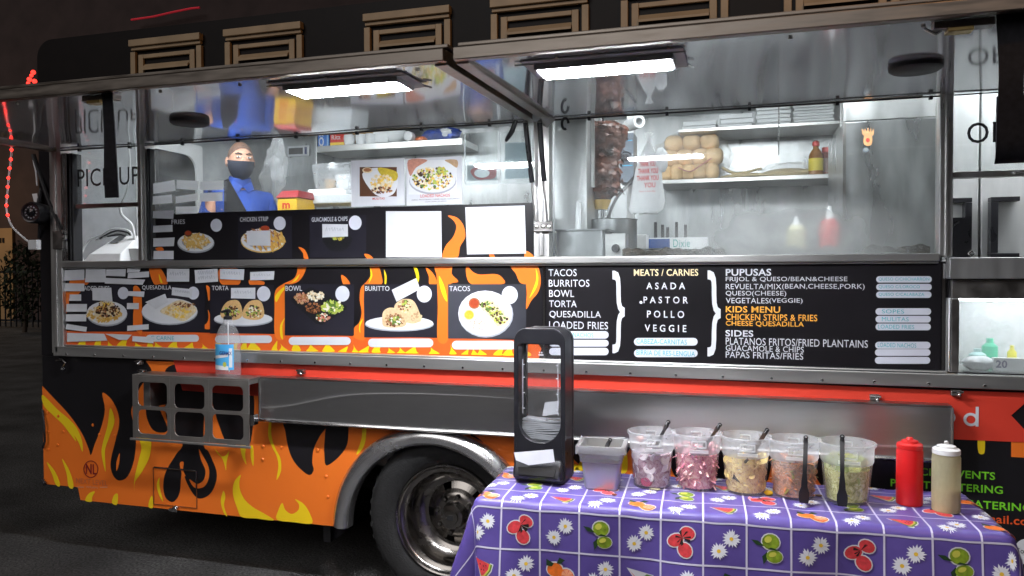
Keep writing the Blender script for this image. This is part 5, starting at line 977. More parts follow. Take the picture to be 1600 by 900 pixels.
# things in the small display window: shallow lit box
cols = [('orange_bottle', 1489, 1500, 542, 578, (.85, .32, .03), 'orange bottle at the left of the small lit window'), ('green_bottle', 1547, 1573, 532, 578, (.10, .55, .35), 'green bottle in the middle of the small lit window'), ('cleaner_bottle', 1515, 1542, 545, 578, (.55, .80, .78), 'pale mint bottle in the small lit window'), ('yellow_bottle', 1575, 1590, 540, 578, (.75, .68, .10), 'yellow bottle at the right of the small lit window')]
for nm, x0, x1, y0, y1, c_, lb in cols:
    a, d_, z0, z1 = rect(x0, y0, x1, y1, .12); r_ = (d_-a)/2; q = mb(); H = z1-1.164
    q.lathe([(r_*.95, 0), (r_, .01), (r_, H*.72), (r_*.45, H*.84), (r_*.45, H), (0, H)], M('niche_'+nm, c_, .35), 20, Matrix.Translation(((a+d_)/2, .13+.05*(x0 % 3), 1.164))); solo(q, nm, lb, 'bottle', 'bottles in the small lit window')
q = mb(); c = P(1530, 572, .08); q.ball((c.x, .09, 1.19), (.06, .035, .028), foam, 14, lump=.12, seed=6); solo(q, 'crumpled_napkin', 'crumpled white napkin at the bottom of the small lit window', 'napkin')
q = mb(); a, d_, z0, z1 = rect(1553, 560, 1610, 579, .06); q.box(a, d_, .06, .09, 1.164, z1, whitep); q.text('20', (1556, 563, 1574, 575), M('grey_violet', (.3, .28, .36), .5), .0585, .03); solo(q, 'price_card', 'white card with grey marks at the bottom right of the small lit window', 'card', smooth=False)

# ------------------------------------------------------------------ paper notes taped to the boards and glass
NT = MY-.0052; NU = -.002+.008
ntape = M('clear_tape', (.78, .80, .82), .15, 0, var=.02)
def note(pts, label, Y, group='paper notes taped over the menu', scribble=0, name='paper_note'):
    pm = frosted('backlit_paper', (.82, .84, .87), .97, .8) if Y > 0 and pts[2][1] < 337 else paper
    w3 = [P(x, y, Y) for x, y in pts]; n_ = 5; q = mb(); rn = random.Random(int(pts[0][0]*7+pts[0][1])); cu = rn.uniform(.001, .004); k1 = rn.uniform(0, 3)
    def f(u, v):
        p_ = w3[0].lerp(w3[1], u).lerp(w3[3].lerp(w3[2], u), v); p_.y -= cu*v*v*(.6+.5*sin(3*u+k1))+.0005; return p_
    q.grid(f, n_, n_, pm)
    if scribble:
        for r_ in range(scribble):
            v0 = (r_+.7)/(scribble+.6); k_ = rn.randint(5, 9)
            for i in range(k_):
                u0 = .12+.74*i/k_; a = f(u0, v0+rn.uniform(-.1, .1)); c_ = f(u0+.05, v0-.16+rn.uniform(-.05, .05)); d_ = f(u0+.07, v0+.1)
                for e_, g_ in ((a, c_), (c_, d_)):
                    e2, g2 = e_+Vector((0, -.0008, 0)), g_+Vector((0, -.0008, 0)); q.poly([e2, g2, g2+Vector((.0022, 0, 0)), e2+Vector((.0022, 0, 0))], pencil)
    o = q.build(name, None); tag(o, label, 'paper note', group); return o
def R4(x0, y0, x1, y1, sk=0): return [(x0, y0+sk), (x1, y0-sk), (x1, y1-sk), (x0, y1+sk)]
for pts, lb, sc_ in (
    (R4(100, 421.5, 132, 438, .6), 'topmost white note in the left column of the lower board, above the loaded fries picture', 0),
    ([(134, 419), (165, 420), (166, 441), (134, 441)], 'squarish white note in the top row, second from the left end of the lower board', 0),
    ([(166, 421), (197, 420), (196, 432), (166, 431)], 'white note with a ragged lower edge in the top row, third from the left end', 0),
    ([(199, 418), (221, 417.5), (218, 425), (199, 426)], 'small white note touching the rail, uppermost above the QUESADILLA picture', 0),
    ([(200, 426.5), (233, 424), (233, 433), (200, 435)], 'white strip just under the small note above the QUESADILLA picture', 0),
    ([(164, 434), (227, 437), (223, 445), (164, 443)], 'long white strip under the top row notes at the left of the lower board', 0),
    (R4(261, 419.5, 296, 440, 0), 'white note with faint writing above the word QUESADILLA', 1),
    ([(304, 422), (340, 420), (341, 440), (306, 442.5)], 'slightly tilted white note with faint writing between the QUESADILLA and TORTA titles', 2),
    ([(344, 420), (382, 420.5), (381, 437.5), (344, 436)], 'white note with faint writing directly above the word TORTA', 1),
    ([(391, 425), (429, 423.5), (428, 437), (391, 438)], 'white note at the right end of the top row, above the torta price dot', 1),
    ([(99.5, 442.5), (132, 443), (132, 455), (100, 455)], 'white strip covering the first letters of the LOADED FRIES title', 0),
    (R4(109, 460, 127, 470), 'smallest white note in the left column beside the loaded fries picture', 0),
    ([(144, 450), (174, 449.5), (176, 471), (145, 469)], 'white note covering the top of the loaded fries picture', 0),
    ([(201, 455), (226, 455.5), (225, 464), (200, 462)], 'narrow white strip touching the price dot of the loaded fries', 0),
    (R4(198.5, 473.5, 217, 483), 'small white note alone between the loaded fries and quesadilla pictures', 0),
    (R4(104, 475, 136, 487), 'white strip at the left edge touching the plate of loaded fries, upper of two', 0),
    (R4(103, 491, 135, 502), 'white strip at the left edge touching the plate of loaded fries, lower of two', 0),
    ([(104, 506), (136, 511), (135, 518.5), (103, 514)], 'tilted white strip below the loaded fries plate at the left edge', 0),
    ([(199, 509), (232.5, 506.5), (232.5, 514.5), (199, 517)], 'white strip below the corner between the loaded fries and quesadilla pictures', 0),
    ([(105, 520), (163, 521.5), (168, 532), (105, 534)], 'long white paper across the orange strip at the far left', 0),
    ([(164, 521.5), (206, 523), (199, 531), (187, 531)], 'torn white paper in the orange strip between two longer papers', 0),
    ([(207, 525), (240.5, 527), (240, 536.5), (207.5, 533)], 'white strip overlapping the left end of the C CARNE label', 0),
    ([(227, 472), (258, 459), (263, 472), (244, 483)], 'tilted white note lying over the plate of the quesadilla', 0),
    ([(269, 449), (301, 452), (300, 465.5), (268.5, 461)], 'white note touching the price dot beside the word QUESADILLA', 1),
    ([(361, 450), (399, 449.5), (399, 467), (361.5, 466)], 'white note over the right part of the torta picture', 1),
    ([(612, 453), (650.5, 434.5), (656.5, 451.5), (620, 471.5)], 'strongly tilted white note above the burrito picture', 1)):
    note(pts, lb, NT, scribble=sc_)
for pts, lb, sc_ in (
    ([(239, 287), (273, 281), (274.5, 298), (240, 303)], 'tilted note on the glass, left one of the top row beside the man', 0),
    ([(276, 281), (311, 283), (309.5, 297.5), (276, 295)], 'note on the glass, middle one of the top row beside the man', 0),
    ([(313, 284), (349, 282), (349, 297), (313, 297)], 'note on the glass nearest below the dark face mask, in the top row', 0),
    ([(235, 307), (268.5, 304), (269.5, 317), (236, 320)], 'note on the glass, left one of the second row beside the man', 0),
    ([(274.5, 307), (309.5, 302), (310, 313), (275, 318)], 'slightly tilted note on the glass, middle one of the second row beside the man', 0),
    ([(312, 302), (348, 300), (348, 314), (312, 315)], 'note on the glass, right one of the second row beside the blue sleeve', 0),
    ([(237.5, 330), (271.5, 328.5), (271, 342), (238, 341)], 'note on the glass at the left end of the third row above the word FRIES', 0),
    ([(274.5, 323), (310, 322), (309, 333.5), (275, 335)], 'note on the glass just above the FRIES picture title', 0),
    ([(234.5, 353), (269.5, 351.5), (270, 362), (235, 363.5)], 'note immediately left of the FRIES title', 0),
    ([(237.5, 372.5), (273, 371), (272, 384.5), (238, 385.5)], 'note left of the plate of fries, second from the bottom of its column', 0),
    (R4(236, 392, 271.5, 405), 'lowest note at the left end of the upper board, touching the rail', 0),
    ([(385.5, 361), (422.5, 360), (423, 384), (386, 383.5)], 'white note covering the middle of the chicken strips picture', 0),
    ([(503.5, 350), (543.5, 350.5), (544, 369.5), (504, 371)], 'white note with faint writing over the guacamole picture', 1)):
    note(pts, lb, .0055, 'paper notes on the upper board and glass', sc_)
note([(603, 330), (689.5, 330), (690.5, 402), (603.5, 402)], 'large blank white sheet on the upper board left of the big orange flame', .0055, 'large blank sheets', name='paper_sheet')
note([(727, 324), (820, 321), (822, 396), (730, 397.5)], 'large blank white sheet on the upper board right of the big orange flame', .0055, 'large blank sheets', name='paper_sheet')

# ------------------------------------------------------------------ table with fruit cloth
TA = R(3.0); TO = Vector((-.905, -.69, 0)); TE = Vector((cos(TA), sin(TA), 0)); TN = Vector((-sin(TA), cos(TA), 0)); TL, TWD, TZ = 1.685, .43, .738
def tp_(a, c, z): return TO+TE*a+TN*c+Vector((0, 0, z))
RHO = .028
def cloth(a, b_):
    ca_, cb_ = min(max(a, 0), TL), min(max(b_, 0), TWD); oa, ob = a-ca_, b_-cb_; d = hypot(oa, ob)
    wr = .0020*sin(23*a+5*b_)*sin(17*b_+9*a)+.0007*sin(51*a-13*b_)
    if d < 1e-6: return tp_(a, b_, TZ+.003+wr)
    ux, uy = oa/d, ob/d; q_ = RHO*pi/2
    fl = .05+.24*ux*ux+.12*(abs(ux*uy))
    if d < q_: h_, dr = RHO*sin(d/RHO), RHO*(1-cos(d/RHO))
    else:
        e = d-q_; fold = (.017*sin(a*8.3+1.2)+.010*sin(a*19+.4)+.02*sin(4*math.atan2(uy, ux))*abs(ux*uy)*2)*min(1, e/.25)
        h_ = RHO+e*fl+fold; dr = RHO+e*math.sqrt(1-fl*fl)
    return tp_(ca_+ux*h_, cb_+uy*h_, TZ+.003-dr+wr*(1 if d < .1 else .5))
purple = bpy.data.materials.new('purple_oilcloth'); purple.use_nodes = True
def pur():
    n = purple.node_tree; b_ = n.nodes['Principled BSDF']; b_.inputs['Roughness'].default_value = .36; b_.inputs['Base Color'].default_value = (.105, .062, .40, 1)
    tc = n.nodes.new('ShaderNodeTexCoord'); nz = n.nodes.new('ShaderNodeTexNoise'); nz.inputs['Scale'].default_value = 7; nz.inputs['Detail'].default_value = 6; n.links.new(tc.outputs['Object'], nz.inputs[0])
    cr = n.nodes.new('ShaderNodeValToRGB'); cr.color_ramp.elements[0].color = (.088, .060, .27, 1); cr.color_ramp.elements[1].color = (.128, .090, .36, 1); cr.color_ramp.elements[0].position = .35; cr.color_ramp.elements[1].position = .65
    n.links.new(nz.outputs[0], cr.inputs[0]); n.links.new(cr.outputs[0], b_.inputs['Base Color'])
    bp = n.nodes.new('ShaderNodeBump'); bp.inputs['Strength'].default_value = .25; bp.inputs['Distance'].default_value = .006; n.links.new(nz.outputs[0], bp.inputs['Height']); n.links.new(bp.outputs[0], b_.inputs['Normal'])
pur()
tb = thing('folding_table', 'folding table hidden under the purple fruit cloth', 'table', tuple(tp_(TL/2, TWD/2, 0)))
q = mb(); A = [tp_(a, c_, .705) for a, c_ in ((.0, .0), (TL, .0), (TL, TWD), (.0, TWD))]; q.prism(A, (0, 0, .031), M('table_laminate', (.5, .5, .5), .5)); q.build('tabletop', tb, False, .004)
for a in (.12, TL-.12):
    for c_ in (.05, TWD-.05): q = mb(); q.tube([tp_(a, c_, 0), tp_(a, c_, .704)], .013, darksteel, 8); q.build('leg', tb)
q = mb(); q.grid(lambda u, v: cloth(-.60+(TL+1.2)*u, -.60+(TWD+.68)*v), 190, 96, purple)
CELL = .139; A0, B0 = .222, -.043
def nrm(a, b_):
    e = .002; n_ = (cloth(a+e, b_)-cloth(a-e, b_)).cross(cloth(a, b_+e)-cloth(a, b_-e)); n_.normalize(); return n_
def on(a, b_, h): return cloth(a, b_)+nrm(a, b_)*h
gridw = M('cloth_white_line', (.62, .60, .76), .4, 0, var=.05)
def stripe(horizontal, c_, lo, hi, w_=.0030):
    n_ = int((hi-lo)/.014)
    for i in range(n_):
        u0, u1 = lo+(hi-lo)*i/n_, lo+(hi-lo)*(i+1)/n_
        if horizontal: p_ = [on(u0, c_-w_, .0010), on(u1, c_-w_, .0010), on(u1, c_+w_, .0010), on(u0, c_+w_, .0010)]
        else: p_ = [on(c_-w_, u0, .0013), on(c_+w_, u0, .0013), on(c_+w_, u1, .0013), on(c_-w_, u1, .0013)]
        q.poly(p_, gridw)
for k in range(-4, 15):
    c_ = A0+k*CELL
    if -.55 < c_ < TL+.55: stripe(False, c_, -.45 if -.1 < c_ < TL+.1 else -.05, TWD+.04)
for r_ in range(-3, 4):
    c_ = B0+r_*CELL; stripe(True, c_, -.5, TL+.5)
mw = M('motif_white', (.74, .76, .84), .45); my = M('motif_yellow', (.80, .52, .05), .45); mr_ = M('motif_red', (.62, .05, .06), .45, 0, var=.25, scale=60); mlime = M('motif_lime', (.20, .30, .02), .45, 0, var=.4, scale=50); mlf = M('motif_leaf', (.015, .045, .015), .5); mor = M('motif_orange', (.80, .17, .02), .45, 0, var=.2, scale=50); mpk = M('motif_peach', (.85, .36, .20), .45, 0, var=.2, scale=40); mgr = M('motif_rind', (.12, .22, .03), .5); mblk = M('motif_seed', (.02, .012, .012), .5); mly = M('motif_highlight', (.55, .55, .08), .45); mout = M('motif_outline', (.62, .62, .66), .5)
def motif_poly(cx, cy, pts, mat, h, ang=0., sc_=1.):
    ca_, sa_ = cos(ang)*sc_*CELL*.92, sin(ang)*sc_*CELL*.92
    q.poly([on(cx+x*ca_-y*sa_, cy+x*sa_+y*ca_, h) for x, y in pts], mat)
def ell(cx, cy, rx, ry, n_=14, a=0): return [(cx+rx*cos(t)*cos(a)-ry*sin(t)*sin(a), cy+rx*cos(t)*sin(a)+ry*sin(t)*cos(a)) for t in [2*pi*i/n_ for i in range(n_)]]
def daisy(cx, cy, seed):
    rn = random.Random(seed)
    for ox, oy, r_ in ((-.15, -.16, .235), (.165, .165, .235)):
        for i in range(17):
            t = 2*pi*i/17+rn.uniform(-.1, .1); l = r_*rn.uniform(.85, 1.1); w_ = .032
            motif_poly(cx, cy, [(ox, oy), (ox+l*.6*cos(t)-w_*sin(t), oy+l*.6*sin(t)+w_*cos(t)), (ox+l*cos(t), oy+l*sin(t)), (ox+l*.6*cos(t)+w_*sin(t), oy+l*.6*sin(t)-w_*cos(t))], mw, .0015+.00002*i)
        motif_poly(cx, cy, ell(ox, oy, .05, .05, 10), my, .0022)
def melon(cx, cy, s_):
    motif_poly(cx, cy, [(-.36, .26), (.36, .14), (.33, -.05), (.16, -.31), (.05, -.30)], mout, .0014, s_); motif_poly(cx, cy, [(-.31, .23), (.33, .12), (.30, -.04), (.15, -.27), (.06, -.27)], mgr, .0017, s_)
    motif_poly(cx, cy, [(-.31, .23), (.28, .125), (.26, -.03), (.125, -.23), (.06, -.24)], mly, .0019, s_); motif_poly(cx, cy, [(-.31, .23), (.24, .13), (.22, -.02), (.10, -.19), (.05, -.2)], mr_, .0021, s_)
    for x, y in ((-.02, .1), (.08, .06), (.1, -.04), (.03, -.04), (.15, .08)): motif_poly(cx, cy, ell(x, y, .015, .026, 6, .5), mblk, .0023, s_)
def berry(cx, cy, s_):
    for g_, mt in ((.03, mout), (0, mr_)):
        h = .0014 if g_ else .0018
        motif_poly(cx, cy, ell(.14, .24, .19+g_, .15+g_, 14, -.4), mt, h, s_); motif_poly(cx, cy, ell(-.16, .04, .21+g_, .16+g_, 14, .5), mt, h+.0001, s_); motif_poly(cx, cy, ell(.09, -.19, .20+g_, .17+g_, 14, -.9), mt, h+.0002, s_)
    rn = random.Random(int(cx*100)); 
    for i in range(9): t = rn.uniform(0, 6.3); motif_poly(cx, cy, [(.0, .12), (.03+.2*cos(t), .12+.22*sin(t)), (.03+.2*cos(t+.3), .12+.16*sin(t+.3))], mblk, .0022+i*.00002, s_)
def lime(cx, cy, s_):
    motif_poly(cx, cy, ell(.06, .17, .245, .23), mout, .0014, s_); motif_poly(cx, cy, ell(.12, -.20, .22, .18), mout, .00145, s_)
    motif_poly(cx, cy, [(-.08, .05), (-.30, .10), (-.42, .23), (-.25, .2)], mlf, .0016, s_); motif_poly(cx, cy, [(-.05, -.08), (-.18, -.2), (-.16, -.40), (-.04, -.25)], mlf, .0016, s_)
    motif_poly(cx, cy, ell(.12, -.20, .20, .16), mlime, .0018, s_); motif_poly(cx, cy, ell(.06, .17, .215, .20), mlime, .0020, s_); motif_poly(cx, cy, ell(.00, .23, .10, .08, 10, .6), mly, .0022, s_); motif_poly(cx, cy, ell(.08, -.15, .10, .06, 10, .3), mly, .0022, s_)
    motif_poly(cx, cy, [(-.03, -.02), (.3, -.06), (.2, -.02), (.05, .03)], mlf, .0023, s_)
def orng(cx, cy, s_):
    motif_poly(cx, cy, ell(-.12, .06, .25, .22), mout, .0014, s_); motif_poly(cx, cy, ell(.17, -.12, .24, .22), mout, .00145, s_)
    motif_poly(cx, cy, [(-.12, .22), (-.32, .36), (-.34, .18), (-.2, .14)], mlf, .0022, s_); motif_poly(cx, cy, [(-.05, .22), (.05, .38), (.2, .3), (.06, .2)], mlf, .0022, s_)
    motif_poly(cx, cy, ell(-.12, .05, .22, .19), mor, .0018, s_); motif_poly(cx, cy, ell(.17, -.13, .21, .19), mor, .0019, s_); motif_poly(cx, cy, ell(.20, -.11, .155, .15), mpk, .0021, s_)
    for i in range(6): t = pi*i/3; motif_poly(cx, cy, [(.2, -.11), (.2+.15*cos(t), -.11+.14*sin(t)), (.2+.15*cos(t+.12), -.11+.14*sin(t+.12))], mr_, .0023, s_)
FRU = {0: (melon, orng), 1: (lime, berry), 2: (orng, melon), 3: (berry, lime), -1: (berry, lime), -2: (melon, orng)}
for r_ in range(-3, 4):
    for k in range(-4, 15):
        cx, cy = A0+(k+.5)*CELL, B0+(.5-r_)*CELL
        if cy > TWD+.04 or cx < -.45 or cx > TL+.45: continue
        off_a = cx < -.02 or cx > TL+.02
        if off_a and cy < -.02: continue
        if cy < -.5: continue
        if (k+r_) % 2: daisy(cx, cy, k*31+r_*7)
        else: FRU.get(r_, (melon, orng))[((k-(r_ % 2))//2) % 2](cx, cy, random.Random(k*5+r_).uniform(-.15, .15))
o = q.build('tablecloth', None, smooth=True, ang=60); tag(o, 'purple vinyl tablecloth with white grid, daisies, watermelons, strawberries, limes and oranges', 'tablecloth')

# ------------------------------------------------------------------ condiments on the table
TT = TZ+.0045
def spot(px, py): p_ = PZ(px, py, TT); return p_.x, p_.y
DSC = Matrix
# napkin dispenser
dx, dy = spot(847, 752); dy += .06
t = thing('napkin_dispenser', 'tall black napkin dispenser with a clear window and taped white note', 'napkin dispenser', (dx, dy, TT), rz=R(-3))
def dloop(hw_, z0, z1, r_, rb, k=10):
    o = []
    for sx_, zc_, rr2, a0 in ((1, z1, r_, 0), (-1, z1, r_, pi/2), (-1, z0, rb, pi), (1, z0, rb, 3*pi/2)):
        for i in range(k):
            a_ = a0+pi/2*i/(k-1); zz2 = zc_-rr2 if zc_ == z1 else zc_+rr2
            o.append((sx_*(hw_-rr2)+rr2*cos(a_), zz2+rr2*sin(a_)))
    return o
A = dloop(.103, .0, .585, .045, .018); B = dloop(.085, .155, .532, .014, .08)
A = [(x, z+(.012*(1-(x/.103)**2) if z > .5 else 0)) for x, z in A]
q = mb(); q.ring([(x, -.085, z) for x, z in A], [(x, -.085, z) for x, z in B], (0, .03, 0), blackp); q.ring([(x*.985, -.054, z*.99+.001) for x, z in A], [(x, -.054, z) for x, z in dloop(.097, .16, .565, .03, .03)], (0, .075, 0), blackp)
q.ring([(x, .022, z) for x, z in A], [(x, .022, z) for x, z in dloop(.088, .152, .535, .02, .02)], (0, .022, 0), blackp); 
q.box(-.096, .096, -.053, .021, .004, .158, blackp); q.build('dispenser_case', t, True, .004, local=True)
q = mb()
q.add([(-.098, -.085, .012), (.098, -.085, .012), (.098, -.125, .02), (-.098, -.125, .02), (-.098, -.085, .10), (.098, -.085, .10), (.098, -.118, .055), (-.098, -.118, .055)], [(0, 1, 2, 3), (4, 7, 6, 5), (0, 4, 5, 1), (1, 5, 6, 2), (2, 6, 7, 3), (3, 7, 4, 0)], blackp); q.add([(-.070, -.126, .038), (.070, -.126, .038), (.075, -.118, .064), (-.075, -.118, .064)], [(0, 1, 2, 3)], blackg); q.build('dispenser_lip', t, True, .012, local=True)
q = mb(); B2 = dloop(.087, .153, .534, .014, .08); q.poly([(x, -.066, z) for x, z in B2], glass('smoky_window', (.90, .91, .92), .16, .10, 9)); q.build('dispenser_window', t, False, local=True)
q = mb(); q.poly([(x, .035, z) for x, z in B2], glass('smoky_window')); q.build('rear_window', t, False, local=True)
q = mb(); rn = random.Random(8)
for k in range(11):
    z = .160+k*.0075; q.grid(lambda u, v: (-.080+.160*u, -.05+.065*v, z+.010*sin(3*u+k)*(u-.3)+rn.uniform(-.0015, .0015)), 8, 4, paper)
    q.grid(lambda u, v: (-.080+.160*u, -.0505, z+.010*sin(3*u+k)*(u-.3)-.0055*v), 8, 1, paper)
q.add([(.0, -.045, .25), (.062, -.045, .262), (.064, -.03, .31), (.004, -.02, .30)], [(0, 1, 2, 3)], paper); ns = q.build('napkins', t, True, local=True)
q = mb()
for s_ in (-.072, .070):
    q.box(s_-.0008, s_+.0008, -.0675, -.0662, .26, .47, pillm)
    for zz2 in (.28, .34, .40, .45): q.box(s_, s_+(.008 if s_ < 0 else -.008), -.0675, -.0662, zz2, zz2+.0025, pillm)
q.build('window_gauge', t, False, local=True)
q = mb(); q.add([(-.008, -.0664, .488), (.012, -.0664, .488), (.012, -.0664, .492), (-.008, -.0664, .492)], [(0, 1, 2, 3)], pillm); q.add([(-.006, -.0664, .496), (-.001, -.0664, .496), (-.001, -.0664, .502), (-.006, -.0664, .502), (.002, -.0664, .496), (.008, -.0664, .496), (.008, -.0664, .502), (.002, -.0664, .502)], [(0, 1, 2, 3), (4, 5, 6, 7)], pillm); q.build('window_emblem', t, False, local=True)
a = P(803, 706, dy-.10); q = mb(); w3 = [P(803, 707, dy-.128), P(864, 702, dy-.128), P(867, 722, dy-.130), P(826, 727, dy-.131), P(806, 719, dy-.130)]; q.poly(w3, paper); o = q.build('paper_note', None, False); tag(o, 'white note taped below the window of the napkin dispenser', 'paper note', 'paper notes on the table')
# steel pan lined with foil and bag
def sqloop(w_, d_, r_, z, cx=0, cy=0): return [Vector((cx+x, cy+y, z)) for x, y in rrect(0, 0, w_, d_, r_)]
px_, py_ = spot(937, 766); py_ += .06
pans = M('pan_steel', (.58, .59, .60), .33, .82, var=.08, scale=6)
t = thing('steel_pan', 'small deep steel pan on the table next to the napkin dispenser', 'pan', (px_, py_, TT), rz=R(4)); q = mb(); H = .165
levels = [(.058, .055, .0), (.062, .058, .004), (.072, .068, H*.62), (.078, .073, H*.64), (.080, .075, H-.004)]
for (w0, d0, z0), (w1, d1, z1) in zip(levels[:-1], levels[1:]):
    A, B = sqloop(w0, d0, .015, z0), sqloop(w1, d1, .015, z1); n_ = len(A); q.add(A+B, [(i, (i+1) % n_, n_+(i+1) % n_, n_+i) for i in range(n_)], pans)
A, B = sqloop(.076, .071, .014, H), sqloop(.090, .085, .018, H-.001); n_ = len(A); q.add(A+B, [(i, (i+1) % n_, n_+(i+1) % n_, n_+i) for i in range(n_)], pans); A, B = sqloop(.076, .071, .014, H), sqloop(.060, .056, .014, .01); q.add(A+B, [(i, (i+1) % n_, n_+(i+1) % n_, n_+i) for i in range(n_)], pans)
q.poly(sqloop(.060, .056, .014, .01), pans); q.poly(sqloop(.058, .055, .015, .0), pans); A, B = sqloop(.090, .085, .018, H-.001), sqloop(.089, .084, .018, H-.009); q.add(A+B, [(i, (i+1) % n_, n_+(i+1) % n_, n_+i) for i in range(n_)], pans); q.build('pan_body', t, True, local=True)
q = mb(); rn = random.Random(12); A = [v+Vector((rn.uniform(-.003, .003), rn.uniform(-.003, .003), rn.uniform(-.004, .008))) for v in sqloop(.094, .089, .018, H)]; B = [v+Vector((rn.uniform(-.004, .004), rn.uniform(-.004, .004), rn.uniform(-.012, .0))) for v in sqloop(.093, .088, .018, H-.022)]; C2 = sqloop(.070, .066, .014, H-.07)
q.add(A+B, [(i, (i+1) % n_, n_+(i+1) % n_, n_+i) for i in range(n_)], bag); q.add(A+C2, [(i, (i+1) % n_, n_+(i+1) % n_, n_+i) for i in range(n_)], bag); q.build('pan_liner', t, True, local=True)
q = mb(); rn = random.Random(3)
for k in range(40): q.ball((px_+rn.uniform(-.055, .055), py_+rn.uniform(-.05, .05), TT+H-.06+rn.uniform(0, .012)), (.014, .012, .010), M('roast_chile', (.30, .20, .07), .35, 0, var=.6), 8, lump=.2, seed=k)
o = q.build('roasted_peppers', None); tag(o, 'brown roasted peppers inside the small steel pan', 'peppers')
# pails
def pailf(px, py, wtop, H, label, rz):
    x, y = spot(px, py); r1 = wtop/2; y += r1*.78
    t = thing('plastic_pail', label, 'pail', (x, y, TT), 'translucent condiment pails', rz); q = mb(); r0 = r1*.775
    q.lathe([(r0+(r1-r0)*.62, H*.66), (r1*.962, H*.695), (r1*.985, H-.012), (r1+.004, H-.010), (r1+.005, H), (r1*.975, H+.001), (r1*.955, H*.70), (r0+(r1-r0)*.60-.003, H*.66)], pail, 56, cap=False); q.lathe([(0, .002), (r0*.92, .0), (r0, .004), (r0+(r1-r0)*.62, H*.66)], frosted('wet_pail_plastic', (.84, .85, .87), .27, .2), 56)
    q.build('pail_body', t, local=True, ang=50)
    for s_ in (-1, 1):
        q = mb(); T_ = Matrix.Rotation(0 if s_ < 0 else pi, 4, 'Z') @ Matrix.Translation((.006, -r1*.985, H*.86))
        A = [T_ @ Vector((a, -.004-.12*a*a/r1*0+abs(a)**2*3.2*0, c_)) for a, c_ in rrect(0, 0, .027, .013, .004)]; B = [T_ @ Vector((a, -.004, c_)) for a, c_ in rrect(0, 0, .023, .009, .003)]
        q.ring(A, B, T_.to_3x3() @ Vector((0, .008, 0)), frosted('pail_moulding', (.82, .85, .87), .55, .3)); T2 = Matrix.Rotation(0 if s_ < 0 else pi, 4, 'Z'); q.box(-.028, .040, -r1*.975-.007, -r1*.975, H*.715, H*.765, MATS['pail_moulding'], T2); q.build('hand_grip', t, True, local=True)
    return x, y, r0, r1, H
def liquid(q, x, y, r0, r1, H, lev, mat):
    g_ = lambda z: (r0+(r1-r0)*.62*z/(H*.68) if z < H*.68 else r1*.96)-.006
    q.lathe([(0, .010), (g_(.010), .010), (g_(lev*.5), lev*.5), (g_(lev), lev), (0, lev)], mat, 40, Matrix.Translation((x, y, TT)))
    return g_
def inpieces(x, y, g_, lo, hi, n_, fn_, seed, edge=.55, ins=.008):
    rn = random.Random(seed)
    for i in range(n_):
        z = rn.uniform(lo, hi); rmax = g_(z)-ins; r_ = rmax*(edge+(1-edge)*rn.random()**.5) if rn.random() < .8 else rmax*rn.random(); a_ = rn.uniform(0, 2*pi); fn_(rn, (x+r_*cos(a_), y+r_*sin(a_), TT+z), i)
def brine(name, col, a_, tones):
    mt = M(name, col, .25, 0); n = mt.node_tree; b_ = n.nodes['Principled BSDF']; tc = n.nodes.new('ShaderNodeTexCoord')
    nz = n.nodes.new('ShaderNodeTexNoise'); nz.inputs['Scale'].default_value = 38; nz.inputs['Detail'].default_value = 3; nz.inputs['Distortion'].default_value = 2.2; n.links.new(tc.outputs['Object'], nz.inputs[0])
    cr = n.nodes.new('ShaderNodeValToRGB'); el = cr.color_ramp.elements; el[0].position = .34; el[0].color = (*tones[0], 1); el[1].position = .66; el[1].color = (*tones[1], 1)
    for p_, c_ in ((.45, col), (.56, tones[2])): e_ = el.new(p_); e_.color = (*c_, 1)
    n.links.new(nz.outputs[0], cr.inputs[0]); n.links.new(cr.outputs[0], b_.inputs['Base Color'])
    bp = n.nodes.new('ShaderNodeBump'); bp.inputs['Strength'].default_value = .5; bp.inputs['Distance'].default_value = .006; n.links.new(nz.outputs[0], bp.inputs['Height']); n.links.new(bp.outputs[0], b_.inputs['Normal']); return mt
def slab(q, c_, r_, th, rn, mat, n_=14, sx_=1., face=None, rad_=None):
    ax = Vector((rn.uniform(-1, 1), -rn.uniform(.3, 1.2) if face is None else face, rn.uniform(-.8, .8))).normalized()
    if rad_: ax = Vector((c_[0]-rad_[0]+rn.uniform(-.02, .02), c_[1]-rad_[1], rn.uniform(-.015, .015))).normalized()
    T_ = Matrix.Translation(c_) @ ax.to_track_quat('Z', 'Y').to_matrix().to_4x4(); q.lathe([(r_*.9, -th/2), (r_, 0), (r_*.9, th/2)], mat, n_, T_, sx=sx_)
def sliver(q, c_, l, w_, rn, mat, bend=.3):
    d_ = Vector((rn.uniform(-1, 1), rn.uniform(-1, 1), rn.uniform(-.7, .7))).normalized(); s_ = d_.cross(Vector((0, 0, 1))).normalized() if abs(d_.z) < .95 else Vector((1, 0, 0)); c_ = Vector(c_)
    q.tube([c_-d_*l, c_-d_*l*.35+Vector((0, 0, l*bend)), c_+d_*l*.35+Vector((0, 0, l*bend)), c_+d_*l], [w_*.6, w_, w_, w_*.6], mat, 6, .5)
def content(q, name, label, cat): o = q.build(name, None); tag(o, label, cat); return o
X = pailf(1015, 766, .172, .208, 'translucent pail of pickled radishes beside the small steel pan', R(8)); x, y, r0, r1, H = X
q = mb(); g_ = liquid(q, *X, .128, brine('mauve_brine', (.50, .33, .37), .95, ((.34, .17, .22), (.66, .52, .54), (.52, .36, .40)))); rad = M('radish_white', (.78, .70, .72), .4, 0, var=.05); rsk = M('radish_skin', (.55, .08, .16), .4)
def f_(rn, c_, i): slab(q, c_, .019, .006, rn, rad if i % 7 else rsk, 16, 1.2, -1, (x, y))
